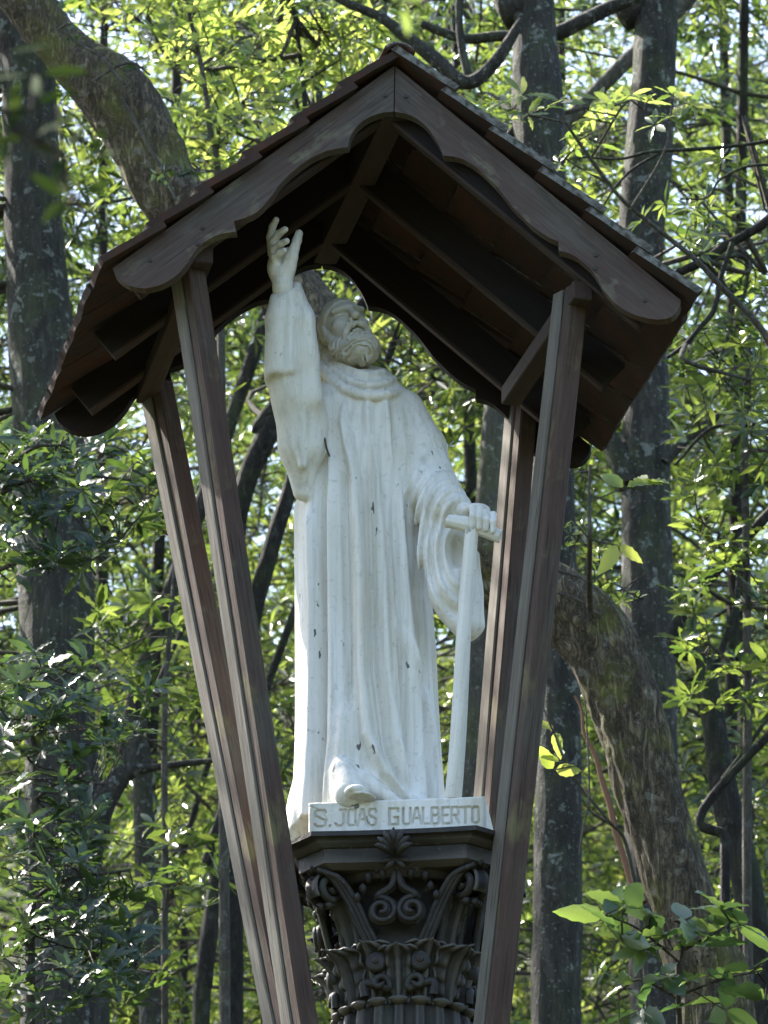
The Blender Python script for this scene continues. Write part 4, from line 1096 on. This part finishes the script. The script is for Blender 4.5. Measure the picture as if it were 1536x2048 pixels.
T12 = tree('forked_tree', 'leaning dark stems that show between the left posts and the statue', [(560, 800, 14), (543, 850, 20), (520, 900, 21), (497, 950, 20), (480, 1010, 19), (470, 1080, 19), (466, 1200, 19), (466, 1500, 20), (466, 2080, 22)], 7.4, BARK_DARK, up=[(-.2, 7.4, 12.6, .02)], seed=83,
           limbs=[([(480, 1400, 17), (505, 1240, 17), (530, 1140, 17), (556, 1050, 16), (578, 985, 15), (600, 900, 12), (630, 820, 9)], 7.4)], crown_at=ball((-.6, 8.0, 12.4), 1.0, 12), mat=LEAF_A)
T13 = tree('young_tree', 'thin dark stem standing above the left roof slope', [(585, -60, 3), (592, 40, 4), (600, 110, 4.5), (609, 200, 5), (612, 330, 6), (606, 600, 7), (600, 1000, 8), (598, 1500, 9), (598, 2080, 10)], 6.2, BARK_DARK, up=[(-.55, 6.2, 13.6, .006)], seed=88, rough=.05, seg=10,
           limbs=[([(606, 165, 2.5), (640, 145, 2), (680, 120, 1.6)], 6.2), ([(597, 80, 2.5), (560, 60, 2), (520, 66, 1.5)], 6.2)], crown_at=[np.array(at(a, b, 6.2+c)) for a, b, c in ((520, 60, .2), (640, 60, 0), (560, 150, .3), (480, 140, .5), (680, 110, .1), (720, 60, .3), (590, 20, 0), (470, 40, .4))], mat=LEAF_B, n_ros=9, spread=(.26, .3, .22))
T14 = tree('bent_tree', 'bare dark branches reaching in from the right edge beside the eave', [(1600, 300, 12), (1590, 600, 16), (1588, 1000, 20), (1590, 1500, 24), (1590, 2080, 28)], 4.6, BARK_DARK, up=[(2.3, 4.6, 13.2, .03)], seed=93,
           limbs=[([(1590, 380, 12), (1536, 440, 11), (1490, 470, 10), (1450, 492, 10), (1410, 520, 9), (1370, 540, 9), (1338, 556, 7), (1310, 580, 5)], 4.3), ([(1465, 486, 6), (1440, 560, 6), (1428, 620, 6), (1400, 655, 5), (1370, 690, 5), (1335, 715, 4)], 4.2),
                  ([(1592, 270, 4), (1500, 288, 4), (1400, 298, 4), (1300, 304, 3.5), (1240, 318, 3), (1165, 314, 2.5)], 4.0), ([(1330, 302, 3), (1270, 335, 3), (1230, 375, 2.5), (1205, 415, 2)], 4.0), ([(1592, 330, 3.5), (1500, 332, 3), (1440, 360, 2.5), (1415, 395, 2), (1360, 398, 2)], 4.1), ([(1592, 830, 5), (1500, 850, 4), (1420, 858, 3.5), (1350, 930, 3)], 4.4)],
           crown_at=[np.array(at(a, b, 4.3+c)) for a, b, c in ((1400, 400, .1), (1440, 340, .2), (1370, 480, .0), (1500, 520, .3), (1480, 640, .2), (1500, 760, .1), (1440, 720, .4), (1530, 420, .1), (1500, 900, .2))], mat=LEAF_A, n_ros=8, spread=(.2, .25, .16), size=(.06, .10))
# a whisper of a cluttered clump of moss and debris in the fork of a branch
KINDS = [('laurel_tree', LEAF_A, BARK_DARK), ('broadleaf_tree', LEAF_B, BARK_LICHEN), ('evergreen_tree', LEAF_C, BARK_DARK)]
def view_band(Y): d = 13.3+Y; return 1.6+d*.325, 1.6+d*.575
def wood_tree(k, x, y, rad, dens, mat, bark, label, lean=0.0, name='laurel_tree', group='trees filling the wood behind', zoff=0.0):
    g = float(ground_z(x, y)); lo_, hi_ = view_band(y); lo_ = max(lo_, g+.5); zc = (lo_+hi_)/2+zoff
    P_ = [np.array([x+lean*1.6, y, hi_+1.2]), np.array([x+lean, y, zc]), np.array([x+lean*.4, y, (g+zc)/2]), np.array([x, y, g-.15])]
    hh = .022+.014*rad; r = [.02, hh*.8, hh, hh*1.35]
    root = thing(name, label, 'tree', (x, y, g), group)
    trunk_part('trunk', P_, r, bark, root, 12, .07, seed=100+k)
    tp, _ = smooth_path(P_, r, 6)
    n = int(dens*rad*rad*(hi_-lo_)*1.0)
    o = rng.uniform(-1, 1, (n*2, 3)); o = o[(o[:, 0]**2+o[:, 1]**2) < 1][:n]
    cl = np.stack([x+lean+o[:, 0]*rad, y+o[:, 1]*rad, zc+o[:, 2]*(hi_-lo_)*.62], -1)
    crown(root, cl, tp[:-6], mat, 17, 'far', (.055, .125), (.42, .42, .27))
    return root
where = [(-3.3, 10.2, 1.2, 2, 'at the far left edge behind the big left trunk'), (-2.4, 11.2, 1.2, 0, 'between the big left trunk and the left posts'), (-1.5, 12.4, 1.2, 0, 'behind the raised arm of the statue'), (-.6, 11.4, 1.2, 2, 'behind the hand on the crutch'), (.25, 11.0, 1.2, 0, 'behind the lichened right trunk'), (1.2, 10.4, 1.2, 0, 'at the right edge of the first row'),
         (-4.4, 15.2, 1.6, 2, 'second row at far left'), (-3.2, 16.0, 1.6, 0, 'second row behind the left trunks'), (-2.0, 15.4, 1.6, 1, 'second row above the left roof slope'), (-.8, 17.0, 1.6, 0, 'second row right of the statue'), (.4, 15.6, 1.6, 0, 'second row below the right eave'), (1.8, 15.0, 1.6, 2, 'second row at far right'),
         (-5.6, 21.0, 2.2, 0, 'deep in the wood at far left'), (-3.8, 22.5, 2.2, 1, 'deep in the wood left of the shelter'), (-2.1, 21.5, 2.2, 1, 'deep in the wood behind the gable'), (-.5, 23.0, 2.2, 1, 'deep in the wood right of the posts'), (1.3, 21.5, 2.2, 0, 'deep in the wood at far right')]
for k, (x, y, rad, kd, txt) in enumerate(where):
    nm, mt, bk = KINDS[kd]
    wood_tree(k, x, y, rad, 4.6 if y < 14 else 4.2, mt, bk, ('bushy sunlit laurel ', 'bright yellow green leafy tree ', 'dark leaved evergreen ')[kd]+txt, rng.uniform(-.3, .3), nm)
# far wood that reads as one mass
def far_wood():
    C = []
    for (y0, y1, n) in ((27, 34, 950), (34, 46, 1000)):
        y = rng.uniform(y0, y1, n); x = 1.39-(y+13.2)*.105+rng.uniform(-.20, .20, n)*(y+16); z = ground_z(x, y)+rng.uniform(.2, 1, n)*rng.uniform(1.5, 10.5, n)
        C.append(np.stack([x, y, z], -1))
    C = np.concatenate(C); k = 9; o = rng.normal(0, 1, (len(C), k, 3))*np.array([.55, .55, .35]); P_ = (C[:, None]+o).reshape(-1, 3)
    A = o.reshape(-1, 3)*.6+np.array([0, 0, .8])
    me = leaf_mesh('far_wood', rosettes(P_, A, (5, 7), (.12, .22)), 'far'); me.materials.append(LEAF_A)
    o = bpy.data.objects.new('far_wood', me); put(o); tag(o, 'far mass of leafy wood on the slope behind', 'woodland', None, 'stuff')
far_wood()
def near_wood():  # wood out of view, added to cut low sky light on the statue
    C = []
    for k in range(2600):
        a = random.uniform(-.60*math.pi, .60*math.pi); r_ = random.uniform(17, 30); x, y = r_*math.sin(a), -r_*math.cos(a)-3
        C.append((x, y, float(ground_z(x, y))+random.uniform(.5, 1)*random.uniform(3, 15)))
    C = np.array(C); k = 5; o = rng.normal(0, 1, (len(C), k, 3))*np.array([.8, .8, .5]); P_ = (C[:, None]+o).reshape(-1, 3)
    me = leaf_mesh('unseen_near_wood', rosettes(P_, o.reshape(-1, 3)*.6+np.array([0, 0, .8]), (5, 7), (.32, .5)), 'far'); me.materials.append(LEAF_A)
    o = bpy.data.objects.new('unseen_near_wood', me); put(o); tag(o, 'unseen leafy wood added on the near side to cut low sky light', 'woodland', None, 'stuff')
near_wood()
def canopy():  # leaf layer above the view, added to shade the wood in patches
    P_, A = [], []
    for k in range(900):
        x, y = random.uniform(-18, 7), random.uniform(5, 36)
        open_ = vnoise(np.array([[x*.22+3.1, y*.22+.7, .5]]), 9)[0]
        if math.hypot(x+5.8, y-5.2) < 1.6: continue  # gap shaped so sun gets through to the posts
        if random.random() > (.9 if x < -5.5 else (.62 if open_ < .02 else .06)): continue
        c = np.array([x, y, view_band(y)[1]+random.uniform(1.0, 3.2)]); n = 24
        o = rng.normal(0, 1, (n, 3))*np.array([.6, .6, .25]); P_.append(c+o); A.append(o*.4+np.array([0, 0, 1.]))
    me = leaf_mesh('added_shade_canopy', rosettes(np.concatenate(P_), np.concatenate(A), (5, 7), (.12, .22)), 'far'); me.materials.append(LEAF_A)
    o = bpy.data.objects.new('added_shade_canopy', me); put(o); tag(o, 'unseen leafy canopy added above the wood to shade it', 'woodland', None, 'stuff')
canopy()

# ================================================================== NEAR PLANTS, leaf by leaf
def plant(name, label, cat, stems, ros, mat, kind='wavy', n=(6, 8), size=(.07, .10), bark=None, axis=(0, -.15, 1), most=250, group=None, ground=True, open_=(50, 85), droop=.12):
    """stems: lists of (px, py, hw, Y); ros: list of (px, py, Y)"""
    SP, hubs = [], []
    for s in stems:
        Q, q = [], []
        for a, b, h, y in s:
            p = at(a, b, y); Q.append(np.array(p)); q.append(h/pxm(p))
        SP.append((Q, q)); hubs += list(catmull(Q, 6))
    Q, q = SP[0]; e = Q[-1]; gz = float(ground_z(e[0], e[1]))
    if ground:
        SP[0] = (Q+[np.array([e[0]+.05, e[1], (e[2]*2+gz)/3]), np.array([e[0], e[1]+.05, gz-.1])], q+[max(q[-1]*1.3, .012), max(q[-1]*1.6, .018)])
    root = thing(name, label, cat, (e[0], e[1], gz if ground else e[2]), group)
    for Q, q in SP: trunk_part('stem', Q, q, bark or TWIG, root, 8, .06, 6)
    C = np.array([np.array(at(*r[:3])) for r in ros])
    fr = rosettes(C, np.array(axis)+rng.normal(0, .35, (len(C), 3)), n, size, open_, droop)
    V, F = join(twigs_to(C, hubs, .0026, .03)); tag(part('twigs', mesh_np('twigs', V, F), bark or TWIG, root), kind='stuff')
    put_leaves(root, fr, kind, mat, most); return root
def box_ros(x0, x1, y0, y1, Y, n, dY=.3):
    return [(random.uniform(x0, x1), random.uniform(y0, y1), Y+random.uniform(-dY, dY)) for _ in range(n)]
plant('cheesewood_sapling', 'glossy grey green leaf whorls in front of the left trunk under the eave', 'sapling', [[(-120, 900, 6, 3.4), (-40, 1000, 9, 3.4), (-30, 1200, 10, 3.4), (-30, 1500, 11, 3.4), (-30, 2080, 12, 3.4)], [(-30, 1000, 6, 3.4), (60, 960, 5, 3.3), (150, 950, 4, 3.3), (260, 960, 3, 3.3)], [(-30, 1150, 6, 3.4), (80, 1110, 4, 3.3), (170, 1090, 3, 3.3), (240, 1080, 2, 3.2)], [(-30, 980, 5, 3.4), (60, 900, 4, 3.3), (120, 890, 3, 3.3)]],
      box_ros(-40, 200, 850, 990, 3.3, 40)+box_ros(0, 200, 1000, 1150, 3.3, 32)+box_ros(160, 320, 880, 1070, 3.4, 14), LEAF_C, size=(.075, .11), axis=(.1, -.5, .8), droop=.02)
plant('cheesewood_sapling', 'dense dark bluish leaf whorls covering the bottom left corner', 'sapling', [[(60, 1330, 4, 3.0), (70, 1500, 7, 3.0), (66, 1700, 9, 3.0), (60, 1900, 10, 3.0), (60, 2080, 11, 3.0)], [(68, 1600, 5, 3.0), (130, 1560, 4, 2.9), (210, 1570, 3, 2.9)], [(62, 1800, 5, 3.0), (130, 1760, 4, 2.9), (260, 1740, 3, 2.9)], [(60, 1950, 5, 3.0), (170, 1920, 4, 2.9), (260, 1880, 3, 2.9)]],
      box_ros(-20, 180, 1300, 1520, 3.0, 40)+box_ros(-20, 190, 1560, 1800, 2.9, 44)+box_ros(-10, 280, 1780, 2040, 2.9, 64)+box_ros(150, 300, 1340, 1500, 3.1, 16), LEAF_C, size=(.07, .105), most=290, axis=(.1, -.5, .8), droop=.02)
plant('cheesewood_sapling', 'leafy sapling with sunlit whorls between the left trunk and the left posts', 'sapling', [[(330, 900, 3, 5.2), (350, 1100, 4, 5.2), (330, 1400, 6, 5.2), (330, 1700, 7, 5.2), (330, 2080, 8, 5.2)], [(348, 1080, 3, 5.2), (280, 1020, 2, 5.1)], [(340, 1250, 3, 5.2), (240, 1300, 2, 5.1)], [(330, 1500, 3, 5.2), (230, 1440, 2, 5.0)]],
      box_ros(200, 340, 880, 1080, 5.2, 22)+box_ros(190, 400, 1180, 1420, 5.2, 24)+box_ros(180, 440, 1640, 2000, 5.2, 24), LEAF_A, size=(.075, .115), most=280)
plant('cheesewood_sapling', 'sunlit wavy yellow green leaves above the right roof slope', 'sapling', [[(1120, 230, 3, 2.6), (1190, 330, 4, 2.7), (1250, 405, 4, 2.8), (1330, 470, 5, 2.9), (1430, 560, 6, 3.0), (1570, 760, 8, 3.2), (1640, 1300, 10, 3.4), (1660, 2080, 12, 3.6)], [(1180, 320, 3, 2.7), (1240, 220, 2.5, 2.6), (1262, 200, 2, 2.6)], [(1130, 245, 2.5, 2.6), (1060, 230, 2.5, 2.5), (1010, 220, 2, 2.5)], [(1260, 420, 3, 2.8), (1330, 300, 2.5, 2.8), (1345, 200, 2, 2.8)], [(1215, 365, 2.5, 2.75), (1150, 330, 2, 2.7), (1110, 300, 2, 2.7)]],
      [(1015, 205, 2.5), (1045, 190, 2.5), (1055, 230, 2.5), (1090, 215, 2.55), (1120, 205, 2.6), (1020, 240, 2.5), (1225, 205, 2.6), (1262, 190, 2.6), (1290, 205, 2.65), (1200, 240, 2.6), (1150, 300, 2.7), (1160, 265, 2.7), (1185, 290, 2.7), (1120, 325, 2.7), (1345, 190, 2.8), (1335, 235, 2.8), (1380, 210, 2.8), (1200, 200, 2.65), (1140, 345, 2.7), (1310, 250, 2.8)], LEAF_B, size=(.062, .092), n=(4, 6), axis=(0, -.55, .85), open_=(60, 88))
plant('broadleaf_sapling', 'thin upright stem with few broad pale leaves on the arching trunk beside the posts', 'sapling', [[(1180, 930, 3, 2.2), (1178, 1000, 4, 2.2), (1180, 1080, 5, 2.2), (1178, 1150, 6, 2.5), (1180, 1215, 7, 2.78)], [(1178, 1005, 1.6, 2.2), (1225, 985, 1.4, 2.15), (1250, 975, 1.2, 2.15)], [(1177, 960, 1.6, 2.2), (1160, 950, 1.4, 2.2)]],
      [(1138, 948, 2.2), (1250, 975, 2.15), (1110, 1078, 2.2), (1290, 965, 2.2), (1236, 1090, 2.2)], LEAF_D, 'broad', (2, 2), (.085, .115), axis=(0, -.7, .6), open_=(75, 90), droop=.0, ground=False)
plant('broadleaf_sapling', 'slanting bare twig with bright yellow leaves beside the lower right post', 'sapling', [[(1080, 1400, 1.8, 2.1), (1105, 1460, 2.5, 2.1), (1130, 1520, 3, 2.1), (1165, 1580, 3, 2.15), (1215, 1640, 3.5, 2.2), (1260, 1720, 4, 2.3), (1300, 2080, 6, 2.4)], [(1170, 1400, 1.6, 2.1), (1176, 1500, 2, 2.1), (1178, 1600, 2, 2.1), (1165, 1660, 1.8, 2.1), (1158, 1710, 1.4, 2.1)]],
      [(1110, 1462, 2.1), (1120, 1520, 2.1), (1108, 1540, 2.1)], LEAF_D, 'broad', (2, 3), (.07, .095), axis=(0, -.6, .7), open_=(75, 90), droop=.0)
plant('broadleaf_shrub', 'large drooping pale and bluish leaves in the bottom right corner', 'shrub', [[(1370, 1850, 4, 2.0), (1360, 1950, 5, 2.0), (1360, 2080, 6, 2.0)], [(1366, 1900, 3.5, 2.0), (1440, 1860, 3, 1.95), (1480, 1830, 2, 1.95)], [(1364, 1930, 3, 2.0), (1280, 1860, 2.5, 1.95), (1210, 1830, 2, 1.9)], [(1360, 1990, 3, 2.0), (1440, 1960, 2.5, 1.95), (1530, 1940, 2, 1.95)], [(1360, 2000, 3, 2.0), (1280, 1960, 2.5, 2.0), (1230, 1990, 2, 2.0)]],
      [(1210, 1830, 1.9), (1250, 1815, 1.9), (1240, 1870, 1.9), (1300, 1830, 1.9), (1330, 1870, 1.95), (1290, 1900, 1.95), (1370, 1840, 1.95), (1440, 1820, 1.95), (1400, 1890, 1.95), (1480, 1850, 1.95), (1330, 1950, 2), (1240, 1970, 2), (1420, 1950, 1.95), (1500, 1940, 1.95), (1530, 2000, 1.95), (1280, 2020, 2), (1380, 2010, 2), (1450, 2020, 2)], LEAF_F, 'broad', (3, 5), (.10, .155), axis=(.05, -.25, 1), open_=(60, 88), droop=.15)
plant('young_tree', 'bushy young laurel with shaded leaves at the right edge below the eave', 'tree', [[(1500, 650, 5, 5.0), (1490, 900, 7, 5.0), (1495, 1300, 9, 5.0), (1500, 2080, 12, 5.0)], [(1490, 950, 4, 5.0), (1420, 900, 3, 5.0)], [(1492, 1100, 4, 5.0), (1410, 1050, 3, 5.0)], [(1494, 1350, 4, 5.0), (1420, 1290, 3, 5.0)]],
      box_ros(1360, 1540, 680, 900, 5.0, 26)+box_ros(1350, 1540, 920, 1200, 5.0, 40)+box_ros(1360, 1540, 1200, 1420, 5.0, 24), LEAF_A, size=(.07, .11), most=290)
plant('young_tree', 'leafy young tree whose lit leaves hang over the left roof slope', 'tree', [[(360, -40, 4, 5.0), (400, 120, 5, 5.0), (420, 260, 6, 5.0), (440, 500, 8, 5.0), (450, 2080, 12, 5.0)], [(405, 140, 3, 5.0), (470, 100, 2.5, 5.0), (530, 120, 2, 5.0)], [(400, 110, 3, 5.0), (330, 70, 2.5, 5.0), (260, 40, 2, 5.0)], [(418, 250, 3, 5.0), (480, 210, 2.5, 5.0)]],
      box_ros(230, 560, -20, 130, 5.0, 34)+box_ros(350, 600, 120, 330, 5.0, 30), LEAF_B, size=(.065, .10), most=290)
plant('ivy', 'small blue green ivy leaves creeping on the arching trunk above the left eave', 'ivy', [[(130, 50, 1.5, 2.84), (150, 80, 1.5, 2.84), (200, 110, 1.5, 2.84), (262, 150, 1.5, 2.84)], [(300, 300, 1.5, 2.86), (340, 345, 1.5, 2.86), (390, 345, 1.5, 2.86), (415, 340, 1.2, 2.86)]],
      [(120, 20, 2.9), (150, 45, 2.9), (155, 80, 2.84), (270, 128, 2.84), (285, 140, 2.84), (312, 350, 2.84), (330, 345, 2.84), (400, 330, 2.84), (392, 350, 2.84), (380, 345, 2.84), (338, 370, 2.84)], LEAF_C, 'ivy', (2, 3), (.028, .042), axis=(0, -1, .2), ground=False, open_=(30, 90))
plant('fern', 'little bright fern sprigs growing on top of the arching trunk beside the right post', 'fern', [[(1160, 1060, 1.2, 2.75), (1150, 1090, 1.5, 2.8), (1140, 1140, 1.6, 2.85)], [(1200, 1110, 1, 2.8), (1190, 1140, 1.3, 2.84), (1190, 1165, 1.5, 2.88)], [(1245, 1180, 1, 2.8), (1225, 1190, 1.3, 2.84), (1215, 1205, 1.5, 2.88)]],
      [(1125, 1058, 2.75), (1140, 1070, 2.75), (1165, 1052, 2.75), (1130, 1095, 2.8), (1195, 1105, 2.8), (1215, 1125, 2.8), (1180, 1120, 2.8), (1225, 1165, 2.8), (1250, 1188, 2.8), (1240, 1200, 2.8), (1270, 1200, 2.8)], LEAF_B, 'wavy', (5, 7), (.025, .045), axis=(0, -.3, 1), ground=False)
plant('overhanging_branch', 'blurred dark leaves of a twig hanging close to the viewer at top left', 'branch', [[(-30, 180, 6, -8.6), (-120, 230, 9, -8.6), (-260, 300, 14, -8.6), (-420, 800, 20, -8.6), (-500, 2400, 30, -8.6)], [(-40, 185, 4, -8.6), (40, 260, 4, -8.6), (120, 350, 4, -8.6), (170, 420, 3, -8.6)], [(-80, 210, 4, -8.6), (-10, 270, 3, -8.6)]],
      [(70, 150, -8.6), (5, 110, -8.6), (20, 260, -8.6), (60, 275, -8.6), (130, 310, -8.6), (180, 330, -8.6), (140, 400, -8.6), (60, 215, -8.6)], LEAF_E, 'wavy', (2, 3), (.035, .05), axis=(0, -.8, .3), open_=(60, 90))
plant('overhanging_branch', 'two blurred yellowish leaves hanging close to the viewer at the top edge', 'branch', [[(770, -40, 4, -8.8), (600, -200, 8, -8.8), (100, -300, 14, -8.8), (-600, 300, 22, -8.8), (-800, 2400, 34, -8.8)]],
      [(756, -10, -8.8), (803, 5, -8.8)], LEAF_B, 'wavy', (1, 1), (.03, .04), axis=(0, -1, .0), open_=(88, 90), droop=.8)
# a twig caught in the folds of the robe
p = [np.array(at(645, 868, -.142)), np.array(at(650, 880, -.150)), np.array(at(653, 897, -.152)), np.array(at(659, 913, -.150))]
V, F = tube_arrays(catmull(p, 4), .0028, 5, .3, (80, 80, 80)); o = part('twig', mesh_np('twig', V, [F]), TWIG); tag(o, 'short dark twig caught on the chest of the white statue', 'twig')
